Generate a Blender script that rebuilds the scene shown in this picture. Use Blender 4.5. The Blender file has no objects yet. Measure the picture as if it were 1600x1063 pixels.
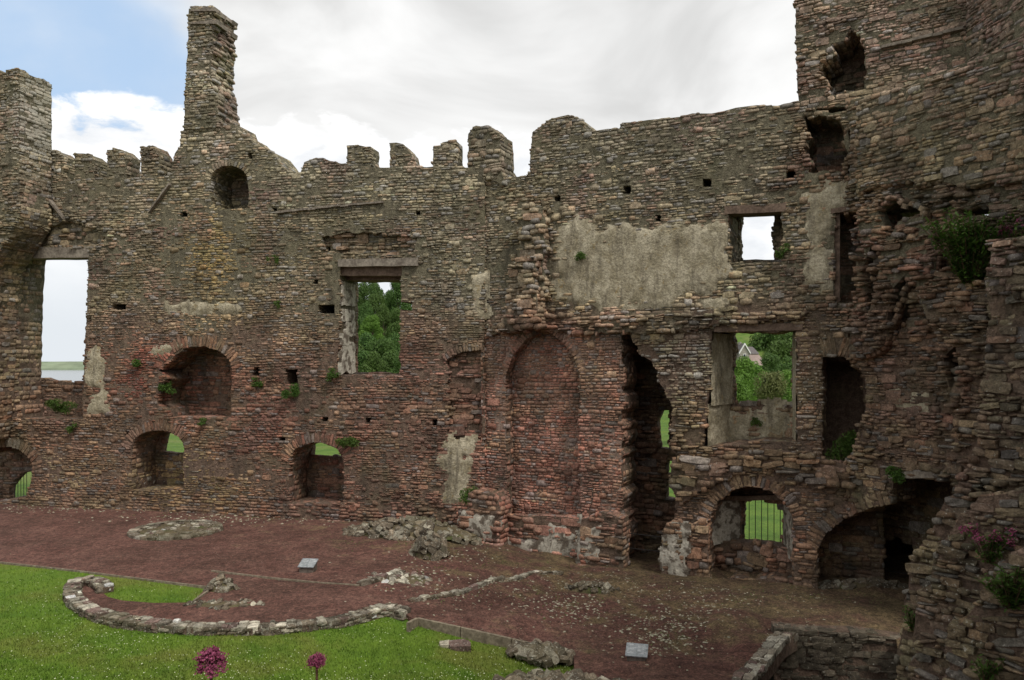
import bpy, math, random
import numpy as np
from mathutils import Vector, Matrix, noise
from mathutils.geometry import delaunay_2d_cdt
R_ = math.radians
rnd = random.Random(7)
scn = bpy.context.scene
COL = scn.collection

# ------------------------------------------------------------------ camera, sky, sun, exposure
F, CX, HY, EYE = 1200.0, 800.0, 568.0, 5.3      # focal length and horizon of the 1600x1063 picture
cam = bpy.data.cameras.new('camera'); camo = bpy.data.objects.new('camera', cam); COL.objects.link(camo)
camo.location = (0, 0, EYE); camo.rotation_euler = (R_(90), 0, 0)
cam.sensor_width = 36; cam.lens = 36*F/1600; cam.shift_y = (HY-531.5)/1600; cam.clip_end = 8000; cam.clip_start = .05
scn.camera = camo
SUN_EL, SUN_AZ = R_(54), R_(142)     # azimuth clockwise from +Y: behind and right of the viewer
w = bpy.data.worlds.new('World'); scn.world = w; w.use_nodes = True
nt = w.node_tree; nt.nodes.clear()
def N(t, kind, **kw):
    n = t.nodes.new(kind)
    for k, v in kw.items(): setattr(n, k, v)
    return n
def math_(t, op, a, b=None, clamp=False):
    n = N(t, 'ShaderNodeMath', operation=op, use_clamp=clamp)
    for i, v in enumerate((a, b)):
        if v is None: continue
        if isinstance(v, (int, float)): n.inputs[i].default_value = v
        else: t.links.new(v, n.inputs[i])
    return n.outputs[0]
def sstep(t, v, a, b):
    n = N(t, 'ShaderNodeMapRange', interpolation_type='SMOOTHSTEP')
    t.links.new(v, n.inputs[0]); n.inputs[1].default_value = a; n.inputs[2].default_value = b
    return n.outputs[0]
def mix(t, f, a, b, blend='MIX'):
    n = N(t, 'ShaderNodeMix', data_type='RGBA', blend_type=blend)
    for i, v in ((0, f), (6, a), (7, b)):
        if isinstance(v, (int, float)): n.inputs[i].default_value = v
        elif isinstance(v, tuple): n.inputs[i].default_value = v if len(v) == 4 else v+(1,)
        else: t.links.new(v, n.inputs[i])
    return n.outputs[2]
def tnoise(t, vec, scale, detail=4, rough=.55, dist=0.):
    n = N(t, 'ShaderNodeTexNoise'); n.inputs['Scale'].default_value = scale; n.inputs['Detail'].default_value = detail
    n.inputs['Roughness'].default_value = rough; n.inputs['Distortion'].default_value = dist
    if vec is not None: t.links.new(vec, n.inputs['Vector'])
    return n.outputs['Fac']
sky = N(nt, 'ShaderNodeTexSky', sky_type='NISHITA', sun_disc=False)
sky.sun_elevation = SUN_EL; sky.sun_rotation = SUN_AZ; sky.air_density = 1.2; sky.dust_density = 1.5
tc = N(nt, 'ShaderNodeTexCoord'); sep = N(nt, 'ShaderNodeSeparateXYZ'); nt.links.new(tc.outputs['Generated'], sep.inputs[0])
mp = N(nt, 'ShaderNodeMapping'); mp.inputs['Scale'].default_value = (1, 1, 2.2); nt.links.new(tc.outputs['Generated'], mp.inputs[0])
vec = mp.outputs[0]
big = tnoise(nt, vec, 2.3, 6, .5, .4); puff = tnoise(nt, vec, 9, 8, .58, .2); soft = tnoise(nt, vec, 3.2, 5, .5, .6)
dt = N(nt, 'ShaderNodeVectorMath', operation='DOT_PRODUCT'); nt.links.new(tc.outputs['Generated'], dt.inputs[0])
dt.inputs[1].default_value = Vector((-.60, 1, .34)).normalized()
gap = sstep(nt, dt.outputs['Value'], .962, .998)                      # the break in the cloud
deck = math_(nt, 'SUBTRACT', math_(nt, 'ADD', big, .42), math_(nt, 'MULTIPLY', gap, .72))
deckm = sstep(nt, deck, .10, .56)
cum = math_(nt, 'ADD', math_(nt, 'SUBTRACT', .283, sep.outputs[2]), math_(nt, 'MULTIPLY', math_(nt, 'SUBTRACT', puff, .5), .17))
cumm = sstep(nt, cum, -.004, .016)
dcol = mix(nt, sstep(nt, soft, .30, .66), (6.2, 6.2, 6.15), (8.9, 8.9, 8.85))
ccol = mix(nt, sstep(nt, puff, .35, .62), (7.6, 7.8, 8.1), (9.9, 9.9, 9.9))
blue = mix(nt, .75, sky.outputs[0], (4.9, 6.6, 8.9))
ccol = mix(nt, sstep(nt, sep.outputs[2], .20, .03), ccol, (6.9, 7.3, 7.7))
c1 = mix(nt, deckm, blue, dcol); c2 = mix(nt, cumm, c1, ccol)
bg = N(nt, 'ShaderNodeBackground'); bg.inputs[1].default_value = .1; nt.links.new(c2, bg.inputs[0])
wo = N(nt, 'ShaderNodeOutputWorld'); nt.links.new(bg.outputs[0], wo.inputs[0])
sl = bpy.data.lights.new('sun', 'SUN'); sl.energy = 2.05; sl.angle = R_(16); sl.color = (1, .95, .88)
so = bpy.data.objects.new('sun', sl); COL.objects.link(so)
sdir = Vector((math.sin(SUN_AZ)*math.cos(SUN_EL), math.cos(SUN_AZ)*math.cos(SUN_EL), math.sin(SUN_EL)))
so.rotation_euler = sdir.to_track_quat('Z', 'Y').to_euler(); so.location = (-10, -10, 40)
vs = scn.view_settings; vs.view_transform = 'Standard'; vs.look = 'None'; vs.gamma = 1; vs.exposure = 0.2; vs.use_curve_mapping = False

# ------------------------------------------------------------------ materials
def lin(c): return tuple(((v/255)/12.92 if v/255 <= .04045 else ((v/255+.055)/1.055)**2.4) for v in c)
def new_mat(name, rough=.9):
    m = bpy.data.materials.new(name); m.use_nodes = True; t = m.node_tree
    b = t.nodes['Principled BSDF']; b.inputs['Roughness'].default_value = rough
    b.inputs['Specular IOR Level'].default_value = .25
    return m, t, b
def bump(t, b, h, strength=.5, dist=.02):
    n = N(t, 'ShaderNodeBump'); n.inputs['Strength'].default_value = strength; n.inputs['Distance'].default_value = dist
    t.links.new(h, n.inputs['Height']); t.links.new(n.outputs[0], b.inputs['Normal'])
def pos(t): return N(t, 'ShaderNodeNewGeometry').outputs['Position']
def stains(t, c, p, k=1.):
    mp_ = N(t, 'ShaderNodeMapping'); mp_.inputs['Scale'].default_value = (1, 1, .22); t.links.new(p, mp_.inputs[0])
    st = tnoise(t, mp_.outputs[0], 2.2, 6, .6, .4); pa = tnoise(t, p, .55, 6, .62, .5); gr = tnoise(t, p, .8, 6, .65, .3)
    c = mix(t, math_(t, 'MULTIPLY', sstep(t, st, .50, .66), .50*k), c, (.055, .048, .036))          # dark water runs
    c = mix(t, math_(t, 'MULTIPLY', sstep(t, pa, .50, .68), .42*k), c, (.17, .15, .085))            # yellow olive lichen film
    c = mix(t, math_(t, 'MULTIPLY', sstep(t, gr, .56, .70), .45*k), c, (.085, .09, .05))            # algae
    return c
def stone_mat(name, by_object):
    m, t, b = new_mat(name, .92); p = pos(t)
    if by_object:
        oi = N(t, 'ShaderNodeObjectInfo'); c, a = oi.outputs['Color'], oi.outputs['Alpha']
    else:
        at = N(t, 'ShaderNodeAttribute', attribute_name='Col'); c, a = at.outputs['Color'], at.outputs['Alpha']
    n1 = tnoise(t, p, 9, 6, .65); n2 = tnoise(t, p, 34, 5, .7); n3 = tnoise(t, p, 1.1, 4, .6); n4 = tnoise(t, p, 19, 4, .62, .3); n5 = tnoise(t, p, 11, 5, .7, .6)
    g = mix(t, sstep(t, n1, .3, .7), (.62, .61, .60), (1.35, 1.33, 1.3))
    c = mix(t, 1.0, c, g, 'MULTIPLY')
    g2 = mix(t, sstep(t, n2, .32, .68), (.68, .68, .68), (1.28, 1.28, 1.28)); c = mix(t, 1.0, c, g2, 'MULTIPLY')
    grime = mix(t, sstep(t, n3, .40, .66), (1.06, 1.06, 1.06), (.76, .77, .74)); c = mix(t, 1.0, c, grime, 'MULTIPLY')
    c = stains(t, c, p, .85)
    # pale crusty lichen, amount in alpha
    th = math_(t, 'SUBTRACT', math_(t, 'ADD', n4, math_(t, 'MULTIPLY', a, .24)), .72)
    c = mix(t, math_(t, 'MULTIPLY', sstep(t, th, 0, .035), .7), c, (.46, .44, .37))
    c = mix(t, math_(t, 'MULTIPLY', sstep(t, n5, .58, .66), .55), c, (.05, .045, .035))
    t.links.new(c, b.inputs['Base Color'])
    bump(t, b, math_(t, 'ADD', n1, math_(t, 'MULTIPLY', n2, .6)), .8, .03)
    return m
M = {}
M['bulk'] = stone_mat('rubble_stone', False); M['piece'] = stone_mat('face_stone', True)
def noise_mat(name, c1, c2, scale, rough=.9, c3=None, s3=1, lo3=.5, hi3=.65, bs=.5, bd=.02, fine=None):
    m, t, b = new_mat(name, rough); p = pos(t)
    n1 = tnoise(t, p, scale, 6, .6); c = mix(t, sstep(t, n1, .3, .7), c1, c2)
    if c3: c = mix(t, sstep(t, tnoise(t, p, s3, 5, .62, .3), lo3, hi3), c, c3)
    h = tnoise(t, p, fine or scale*4, 5, .65)
    c = mix(t, 1.0, c, mix(t, sstep(t, h, .3, .7), (.72, .72, .72), (1.25, 1.25, 1.25)), 'MULTIPLY')
    t.links.new(c, b.inputs['Base Color']); bump(t, b, h, bs, bd)
    return m
def mortar_mat():
    m, t, b = new_mat('mortar_core', .95); p = pos(t); sz_ = N(t, 'ShaderNodeSeparateXYZ'); t.links.new(p, sz_.inputs[0])
    n1 = tnoise(t, p, 7, 6, .65); n2 = tnoise(t, p, 26, 5, .7); n3 = tnoise(t, p, .5, 4, .6)
    low = sstep(t, math_(t, 'ADD', sz_.outputs[2], math_(t, 'MULTIPLY', math_(t, 'SUBTRACT', n3, .5), 9)), 8.2, 5.2)      # red sandstone bedding low on the walls
    c = mix(t, low, (.18, .16, .108), (.175, .12, .088)); c = mix(t, 1.0, c, mix(t, sstep(t, n1, .3, .7), (.6, .6, .6), (1.35, 1.35, 1.35)), 'MULTIPLY')
    c = mix(t, 1.0, c, mix(t, sstep(t, n2, .3, .7), (.62, .62, .62), (1.35, 1.35, 1.35)), 'MULTIPLY'); c = stains(t, c, p, .9)
    t.links.new(c, b.inputs['Base Color']); bump(t, b, math_(t, 'ADD', n1, math_(t, 'MULTIPLY', n2, .8)), 1.0, .07); return m
M['mortar'] = mortar_mat()
M['pink'] = noise_mat('pink_mortar', (.22, .15, .12), (.33, .24, .19), 6, c3=(.11, .085, .065), bs=.8, bd=.03)
def plaster_mat():
    m, t, b = new_mat('old_plaster', .93); p = pos(t); mp_ = N(t, 'ShaderNodeMapping'); mp_.inputs['Scale'].default_value = (2.6, 2.6, .45); t.links.new(p, mp_.inputs[0])
    st = tnoise(t, mp_.outputs[0], 1.6, 6, .62, .3); bl = tnoise(t, p, 2.4, 6, .62, .4); fi = tnoise(t, p, 16, 6, .7); sp2 = tnoise(t, p, 42, 3, .6)
    c = mix(t, sstep(t, bl, .34, .66), (.29, .25, .165), (.50, .445, .325)); c = mix(t, math_(t, 'MULTIPLY', sstep(t, st, .48, .68), .75), c, (.15, .128, .09))
    c = mix(t, 1.0, c, mix(t, sstep(t, fi, .3, .7), (.66, .66, .66), (1.28, 1.28, 1.28)), 'MULTIPLY'); c = mix(t, sstep(t, sp2, .64, .70), c, (.08, .07, .05))
    c = mix(t, math_(t, 'MULTIPLY', sstep(t, tnoise(t, p, 5, 5, .6, .5), .60, .70), .6), c, (.30, .21, .08))
    t.links.new(c, b.inputs['Base Color']); bump(t, b, math_(t, 'ADD', fi, bl), .9, .05); return m
M['plaster'] = plaster_mat()
M['white'] = noise_mat('limewash', (.36, .33, .27), (.52, .48, .40), 3, c3=(.13, .105, .08), s3=3.5, lo3=.47, hi3=.60, bs=.5, bd=.02, fine=18)
M['lintel'] = noise_mat('weathered_lintel', (.15, .125, .10), (.27, .235, .19), 3, bs=.5, bd=.01)
M['timber'] = noise_mat('old_timber', (.11, .075, .055), (.19, .135, .10), 4, bs=.5, bd=.01)
M['gravel'] = noise_mat('red_gravel', (.105, .048, .043), (.165, .080, .070), 1.1, c3=(.075, .052, .035), s3=.55, lo3=.55, hi3=.72, bs=.9, bd=.02, fine=42)
M['soil'] = noise_mat('mossy_soil', (.10, .078, .045), (.155, .125, .07), 2, c3=(.075, .085, .03), s3=1.6, bs=.9, bd=.03, fine=30)
M['lawn'] = noise_mat('lawn_turf', (.085, .165, .015), (.14, .22, .024), 1.0, c3=(.16, .19, .035), s3=.45, lo3=.44, hi3=.68, bs=.9, bd=.03, fine=60)
M['blade'] = noise_mat('grass_blade', (.09, .18, .016), (.155, .245, .027), .8, c3=(.17, .205, .036), s3=.45, lo3=.44, hi3=.68)
M['field'] = noise_mat('pasture', (.06, .125, .016), (.11, .18, .025), .9, c3=(.13, .17, .04), s3=.16, bs=.8, bd=.08, fine=9)
M['metal'] = noise_mat('dark_iron', (.022, .02, .02), (.04, .034, .03), 8, rough=.6)
M['slate'] = noise_mat('slate_panel', (.22, .24, .25), (.30, .32, .33), 3, rough=.5, bs=.15)
M['ink'] = noise_mat('panel_lettering', (.55, .56, .56), (.62, .62, .62), 3)
M['panelbase'] = noise_mat('panel_plinth', (.10, .085, .07), (.16, .13, .11), 4)
M['board'] = noise_mat('edging_board', (.17, .14, .10), (.25, .21, .15), 3)
M['pebble'] = noise_mat('pale_pebble', (.27, .245, .17), (.42, .39, .29), 6)
M['rpebble'] = noise_mat('red_pebble', (.12, .06, .055), (.26, .15, .13), 9)
M['petal'] = noise_mat('daisy_petal', (.50, .54, .30), (.66, .68, .48), 9)
M['pinkflower'] = noise_mat('valerian_flower', (.19, .035, .08), (.33, .085, .16), 20)
M['stem'] = noise_mat('plant_stem', (.10, .06, .04), (.14, .09, .05), 9)
def leaf_mat(name, a, b_):
    m, t, b = new_mat(name, .6); n = tnoise(t, pos(t), 2.2 if 'tree' in name else 14, 4)
    oi = N(t, 'ShaderNodeObjectInfo')
    isl = N(t, 'ShaderNodeNewGeometry').outputs['Random Per Island']
    f = math_(t, 'ADD', math_(t, 'MULTIPLY', sstep(t, n, .3, .7), .6), math_(t, 'MULTIPLY', isl, .4))
    c = mix(t, f, a, b_); c = mix(t, math_(t, 'MULTIPLY', oi.outputs['Random'], .35), c, (.11, .13, .03))
    t.links.new(c, b.inputs['Base Color'])
    tr = N(t, 'ShaderNodeBsdfTranslucent'); t.links.new(c, tr.inputs[0]); ms = N(t, 'ShaderNodeMixShader'); ms.inputs[0].default_value = .3
    t.links.new(b.outputs[0], ms.inputs[1]); t.links.new(tr.outputs[0], ms.inputs[2]); t.links.new(ms.outputs[0], t.nodes['Material Output'].inputs[0])
    return m
M['fern'] = leaf_mat('wall_fern', (.04, .095, .018), (.10, .19, .03))
M['tree_a'] = leaf_mat('tree_leaf_dark', (.045, .105, .025), (.10, .19, .04))
M['tree_b'] = leaf_mat('tree_leaf_bright', (.08, .18, .025), (.15, .29, .04))
M['tree_c'] = leaf_mat('tree_leaf_pale', (.10, .125, .04), (.18, .19, .07))
M['bark'] = noise_mat('bark', (.06, .045, .03), (.11, .085, .06), 6)
M['housewall'] = noise_mat('grey_house_stone', (.27, .25, .22), (.36, .34, .30), 4)
M['roof'] = noise_mat('slate_roof', (.11, .10, .10), (.15, .135, .13), 4)
M['redroof'] = noise_mat('tile_roof', (.25, .19, .165), (.32, .25, .22), 4)
M['paint'] = noise_mat('white_paint', (.72, .72, .70), (.8, .8, .78), 4)
M['pane'], _t, _b = new_mat('window_glass', .1); _b.inputs['Base Color'].default_value = (.03, .035, .04, 1)
M['water'], _t, _b = new_mat('estuary_water', .18); _b.inputs['Base Color'].default_value = (.16, .18, .19, 1)
bump(_t, _b, tnoise(_t, pos(_t), .2, 3), .3, .3)
M['shore'] = noise_mat('far_shore', (.16, .21, .13), (.22, .26, .17), .01, fine=.03)  # distance haze is put into the colour as a paler green

# ------------------------------------------------------------------ object helpers
def mesh_obj(name, verts, faces, mat, parent=None, smooth=False, **props):
    me = bpy.data.meshes.new(name); me.from_pydata([tuple(v) for v in verts], [], faces); me.update()
    if smooth: me.polygons.foreach_set('use_smooth', [True]*len(me.polygons))
    me.materials.append(mat); o = bpy.data.objects.new(name, me); COL.objects.link(o)
    if parent is not None: o.parent = parent
    for k, v in props.items(): o[k] = v
    return o
def empty(name, label=None, category=None, group=None, loc=(0, 0, 0), kind=None):
    o = bpy.data.objects.new(name, None); o.empty_display_size = .3; COL.objects.link(o); o.location = loc
    if label: o['label'] = label
    if category: o['category'] = category
    if group: o['group'] = group
    if kind or category in ('wall',): o['kind'] = kind or 'thing'
    return o
def tag(o, label, category, group=None):
    o['label'] = label; o['category'] = category
    if group: o['group'] = group
    return o
def smooths(a, b, x):
    t = min(1, max(0, (x-a)/(b-a))); return t*t*(3-2*t)
def gz(x, y): return -.6*smooths(-4, 2.6, x)*smooths(9, 16, y)
def G(px, py, dz=0):
    z = 0
    for _ in range(6):
        Y = (EYE-z-dz)*F/(py-HY); X = (px-CX)/F*Y; z = gz(X, Y)
    return X, Y, z+dz
def proj(p):
    return CX+F*p[0]/p[1], HY-F*(p[2]-EYE)/p[1]
def inside(poly, x, y):
    c = False; n = len(poly); j = n-1
    for i in range(n):
        xi, yi = poly[i]; xj, yj = poly[j]
        if (yi > y) != (yj > y) and x < (xj-xi)*(y-yi)/(yj-yi)+xi: c = not c
        j = i
    return c
class Poly:
    def __init__(s, pts):
        s.p = pts; xs = [q[0] for q in pts]; ys = [q[1] for q in pts]; s.b = (min(xs), min(ys), max(xs), max(ys))
    def has(s, x, y):
        b = s.b
        return b[0] <= x <= b[2] and b[1] <= y <= b[3] and inside(s.p, x, y)
def area2(p): return sum(p[i-1][0]*p[i][1]-p[i][0]*p[i-1][1] for i in range(len(p)))
def rough(poly, step, amp, seed):
    """densify an outline and step it in and out like broken masonry"""
    r = random.Random(seed); out = []
    n = len(poly)
    for i in range(n):
        a = poly[i]; b = poly[(i+1) % n]; L = math.hypot(b[0]-a[0], b[1]-a[1]); k = max(1, int(L/step))
        if L < 1e-6: continue
        nx, ny = (b[1]-a[1])/L, -(b[0]-a[0])/L
        for q in range(k):
            t = q/k; o = r.uniform(-amp, amp) if q or k == 1 else r.uniform(-amp, amp)*.5
            out.append((a[0]+(b[0]-a[0])*t+nx*o, a[1]+(b[1]-a[1])*t+ny*o))
    return out

# unit stone shapes: front at y=-.5
def make_shapes(n, lump):
    shapes = []; r = random.Random(3+int(lump*100)); NX, NZ = 4, 3; faces = None
    for s in range(n):
        v = []; cut = [r.uniform(0, .16) for _ in range(4)]
        for j in range(NZ):
            for i in range(NX):
                x = i/(NX-1)-.5; z = j/(NZ-1)-.5
                e = (i in (0, NX-1))+(j in (0, NZ-1))
                y = -.5+(.01+.08*r.random() if e == 0 else (.02+r.random()*.09 if e == 1 else .04+r.random()*.16))
                if e == 2:
                    q = cut[(i > 0)*2+(j > 0)]; x *= 1-q*.8; z *= 1-q
                v.append((x+r.uniform(-.04, .04), y, z+r.uniform(-.055, .055)))
        ring = [(i, 0) for i in range(NX)]+[(NX-1, j) for j in range(1, NZ)]+[(i, NZ-1) for i in range(NX-2, -1, -1)]+[(0, j) for j in range(NZ-2, 0, -1)]
        base = len(v)
        for (i, j) in ring:
            q = v[j*NX+i]; v.append((q[0]*1.04, .5, q[2]*1.04))
        if faces is None:
            faces = [(j*NX+i, j*NX+i+1, (j+1)*NX+i+1, (j+1)*NX+i) for j in range(NZ-1) for i in range(NX-1)]
            m = len(ring)
            for k in range(m):
                a = ring[k]; b = ring[(k+1) % m]
                faces.append((a[1]*NX+a[0], base+k, base+(k+1) % m, b[1]*NX+b[0]))
        shapes.append(np.array(v))
    return shapes, faces
SHAPES, SFACES = make_shapes(28, .5)
SMESH = []
for i, s in enumerate(SHAPES):
    me = bpy.data.meshes.new('stone'); me.from_pydata([tuple(q) for q in s], [], SFACES); me.materials.append(M['piece']); SMESH.append(me)
SF = np.array(SFACES)

# colour of a stone by where on the ruin it sits: blobs in picture coordinates of the walls
GAIN = 2.15
BLOBS = [ # cx, cy, rx, ry, sRGB as photographed, weight
 (150, 300, 220, 90, (110, 101, 86), 1), (330, 110, 60, 140, (116, 109, 97), 1.3), (560, 290, 260, 60, (113, 107, 92), 1),
 (560, 430, 200, 80, (102, 91, 76), 1), (200, 460, 160, 70, (106, 92, 78), 1), (330, 400, 60, 90, (120, 103, 66), 1),
 (230, 590, 80, 60, (98, 58, 50), 1.3), (120, 690, 160, 90, (98, 76, 62), 1), (420, 680, 160, 90, (96, 66, 57), 1),
 (300, 740, 90, 60, (106, 90, 62), .8), (640, 640, 110, 140, (96, 70, 61), 1), (20, 500, 60, 150, (104, 90, 74), 1),
 (720, 420, 100, 110, (101, 95, 82), 1), (1000, 240, 240, 60, (106, 100, 88), 1.2), (1000, 400, 220, 90, (118, 108, 90), 1),
 (860, 650, 110, 160, (126, 88, 78), 1.6), (1150, 680, 130, 140, (106, 88, 70), 1), (1080, 560, 60, 80, (112, 106, 92), 1),
 (1360, 80, 130, 80, (120, 104, 94), 1.2), (1560, 60, 60, 80, (108, 90, 84), 1.2), (1450, 220, 150, 80, (104, 93, 76), 1.2),
 (1400, 420, 90, 100, (92, 72, 60), 1.2), (1450, 620, 80, 100, (86, 68, 58), 1.2), (1500, 900, 150, 180, (80, 70, 56), 1.3),  # lower right masonry: damp mossy stone, with some shade painted into the tone
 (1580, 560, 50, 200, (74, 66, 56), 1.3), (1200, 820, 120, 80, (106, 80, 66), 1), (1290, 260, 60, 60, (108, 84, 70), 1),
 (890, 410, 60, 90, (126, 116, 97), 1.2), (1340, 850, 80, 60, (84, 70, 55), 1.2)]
LICHEN = [(58, 180, 40, 80, 1.5), (150, 240, 140, 60, .55), (560, 260, 260, 80, .6), (700, 420, 160, 130, .6), (1050, 230, 260, 90, .5),
 (330, 160, 60, 160, .3), (250, 700, 260, 110, .35), (1080, 560, 70, 80, .7), (1260, 620, 50, 120, .7), (1460, 200, 160, 110, .45), (1500, 900, 140, 160, .5), (480, 480, 200, 120, .35)]
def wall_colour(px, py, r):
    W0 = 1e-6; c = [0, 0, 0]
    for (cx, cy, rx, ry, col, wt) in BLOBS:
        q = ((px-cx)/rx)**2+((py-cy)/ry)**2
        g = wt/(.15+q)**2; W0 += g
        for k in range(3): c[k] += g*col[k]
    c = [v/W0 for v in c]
    n1 = noise.noise((px/55, py/55, 3))+.5*noise.noise((px/22, py/22, 8)); n2 = noise.noise((px/70, py/40, 13))+.5*noise.noise((px/25, py/18, 18))
    if n1 > 0: c = [v+(q-v)*min(.5, n1*.8) for v, q in zip(c, (112, 106, 82))]      # olive lichen film
    elif n1 < -.1: c = [v+(q-v)*min(.6, (-n1-.1)*1.2) for v, q in zip(c, (98, 78, 74))]
    c = [v*(1+.26*n2) for v in c]
    l = .40 if py < 480 else .34
    for (cx, cy, rx, ry, a) in LICHEN:
        l = max(l, a*math.exp(-.5*(((px-cx)/rx)**2+((py-cy)/ry)**2)))
    t = r.random()
    c = lin(c); g = (c[0]+c[1]+c[2])/3; c = [v*q for v, q in zip([.88*v+.12*g for v in c], (1.0, .98, .92))]; k = GAIN*math.exp(r.gauss(-.03, .17))
    c = [v*k for v in c]
    if t < .16: g = sum(c)/3; c = [.35*v+.65*g for v in c]                 # greyer stone
    elif t < .30: c = [c[0]*1.05, c[1]*.92, c[2]*.90]                      # redder stone
    elif t < .38: c = [c[0]*.78, c[1]*.82, c[2]*.82]                       # dark
    elif t < .405: c = [c[0]*1.3+.02, c[1]*1.25+.02, c[2]*1.15+.015]          # pale
    return (min(.6, c[0]), min(.6, c[1]), min(.6, c[2]), l)

class Masonry:
    """collects the stones of one thing; the 300 that show largest become objects, the rest one part"""
    def __init__(s, root, seed=1, fixed=None): s.root = root; s.st = []; s.r = random.Random(seed); s.fixed = fixed
    def add(s, c, ex, ey, ez, wd, dp, ht, name='stone', parent=None, col=None, keep=False):
        """ey points into the wall; c is the centre of the front face"""
        ex, ey, ez = Vector(ex), Vector(ey), Vector(ez)
        if ex.cross(ey).dot(ez) < 0: ex = -ex
        c = Vector(c)
        px, py = proj(c) if c.y > .5 else (800, 900)
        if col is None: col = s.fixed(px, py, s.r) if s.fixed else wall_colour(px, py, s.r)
        vis = max(0, (Vector((0, 0, EYE))-c).normalized().dot(-ey)); D = (c-Vector((0, 0, EYE))).length
        a = math.sqrt(wd*ht*(vis+.05))/D
        if not (-60 < px < 1660 and -60 < py < 1120): a *= .01
        s.st.append((c+ey*dp*.5, ex, ey, ez, wd, dp, ht, s.r.randrange(len(SHAPES)), col, a, name, parent, keep))
    def finish(s, limit=300):
        order = sorted(range(len(s.st)), key=lambda i: -s.st[i][9])
        pieces = [i for i in order if s.st[i][12]]; cnt = 0
        for i in order:
            if not s.st[i][12] and cnt < limit: pieces.append(i); cnt += 1
        ps = set(pieces)
        for i in pieces:
            c, ex, ey, ez, wd, dp, ht, k, col, a, name, parent, keep = s.st[i]
            o = bpy.data.objects.new(name, SMESH[k]); COL.objects.link(o); o.parent = parent or s.root
            m = Matrix((ex*wd, ey*dp, ez*ht)).transposed().to_4x4(); m.translation = c
            par = o.parent
            o.matrix_local = Matrix.Translation(-par.location) @ m if par.location.length else m
            o.color = col
        rest = [q for i, q in enumerate(s.st) if i not in ps]
        if not rest: return
        nv = len(SHAPES[0]); V = np.zeros((len(rest)*nv, 3)); C = np.zeros((len(rest)*nv, 4), dtype=np.float32)
        for q, (c, ex, ey, ez, wd, dp, ht, k, col, a, *_u) in enumerate(rest):
            A = np.array((ex*wd, ey*dp, ez*ht)); V[q*nv:(q+1)*nv] = SHAPES[k] @ A + np.array(c); C[q*nv:(q+1)*nv] = col
        V -= np.array(s.root.location)
        Fc = (SF[None]+(np.arange(len(rest))*nv)[:, None, None]).reshape(-1, 4)
        me = bpy.data.meshes.new('rubble_masonry'); nf = len(Fc)
        me.vertices.add(len(V)); me.vertices.foreach_set('co', V.ravel()); me.loops.add(nf*4); me.loops.foreach_set('vertex_index', Fc.ravel())
        me.polygons.add(nf); me.polygons.foreach_set('loop_start', np.arange(nf)*4); me.polygons.foreach_set('loop_total', np.full(nf, 4)); me.update()
        at = me.color_attributes.new('Col', 'FLOAT_COLOR', 'POINT'); at.data.foreach_set('color', C.ravel())
        me.materials.append(M['bulk']); o = bpy.data.objects.new('rubble_masonry', me); COL.objects.link(o); o.parent = s.root; o['kind'] = 'stuff'

class Wall:
    """a vertical wall plane through two plan points, A on the left as seen from the court"""
    def __init__(s, A, B):
        s.A = Vector(A).to_3d(); s.e = (Vector(B)-Vector(A)).normalized().to_3d(); s.inw = Vector((-s.e.y, s.e.x, 0))
        s.L = (Vector(B)-Vector(A)).length
    def uv(s, px, py, d=0):
        r = Vector(((px-CX)/F, 1, 0)); a = s.A+s.inw*d
        t = a.dot(s.inw)/r.dot(s.inw)
        p = r*t; return ((p-a).dot(s.e), EYE+(HY-py)*t/F)
    def poly(s, pts, d=0): return [s.uv(x, y, d) for x, y in pts]
    def pt(s, u, z, d=0): return s.A+s.e*u+s.inw*d+Vector((0, 0, z))
def slab(W, outer, holes, d0, d1, name, mat, parent, back=True):
    """solid slab with holes between depths d0 and d1; polygons in wall coordinates"""
    pts = []; edges = []
    for pl in [outer]+holes:
        b = len(pts); pts += [Vector(q) for q in pl]; edges += [(b+i, b+(i+1) % len(pl)) for i in range(len(pl))]
    v, e, f, *_ = delaunay_2d_cdt(pts, edges, [], 0, 1e-5)
    O = Poly(outer); H = [Poly(h) for h in holes]; keep = []
    for t in f:
        x = sum(v[i].x for i in t)/3; y = sum(v[i].y for i in t)/3
        if O.has(x, y) and not any(h.has(x, y) for h in H):
            if area2([v[i] for i in t]) < 0: t = t[::-1]
            keep.append(tuple(t))
    own = list(range(len(keep))); eo = {}
    def root_(i):
        while own[i] != i: own[i] = own[own[i]]; i = own[i]
        return i
    for i, t in enumerate(keep):                       # drop crumbs cut off by the ragged outline
        for k in range(3):
            ek = (min(t[k], t[k-1]), max(t[k], t[k-1]))
            if ek in eo: own[root_(i)] = root_(eo[ek])
            else: eo[ek] = i
    ar = {}
    for i, t in enumerate(keep): ar[root_(i)] = ar.get(root_(i), 0)+abs(area2([v[q] for q in t]))
    mx = max(ar.values()) if ar else 0; keep = [t for i, t in enumerate(keep) if ar[root_(i)] > .2*mx]
    n = len(v); V = [W.pt(q.x, q.y, d0) for q in v]+[W.pt(q.x, q.y, d1) for q in v]
    Fs = list(keep)
    if back: Fs += [(a+n, c+n, b+n) for a, b, c in keep]
    es = set()
    for t in keep:
        for i in range(3): es.add((t[i], t[(i+1) % 3]))
    for a, b in es:
        if (b, a) not in es: Fs.append((a, a+n, b+n, b))
    us = sorted({i for f_ in Fs for i in f_}); mp3 = {i: k for k, i in enumerate(us)}; Fs = [tuple(mp3[i] for i in f_) for f_ in Fs]; V = [V[i] for i in us]
    return mesh_obj(name, [q-parent.location for q in V] if parent else V, Fs, mat, parent)
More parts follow.
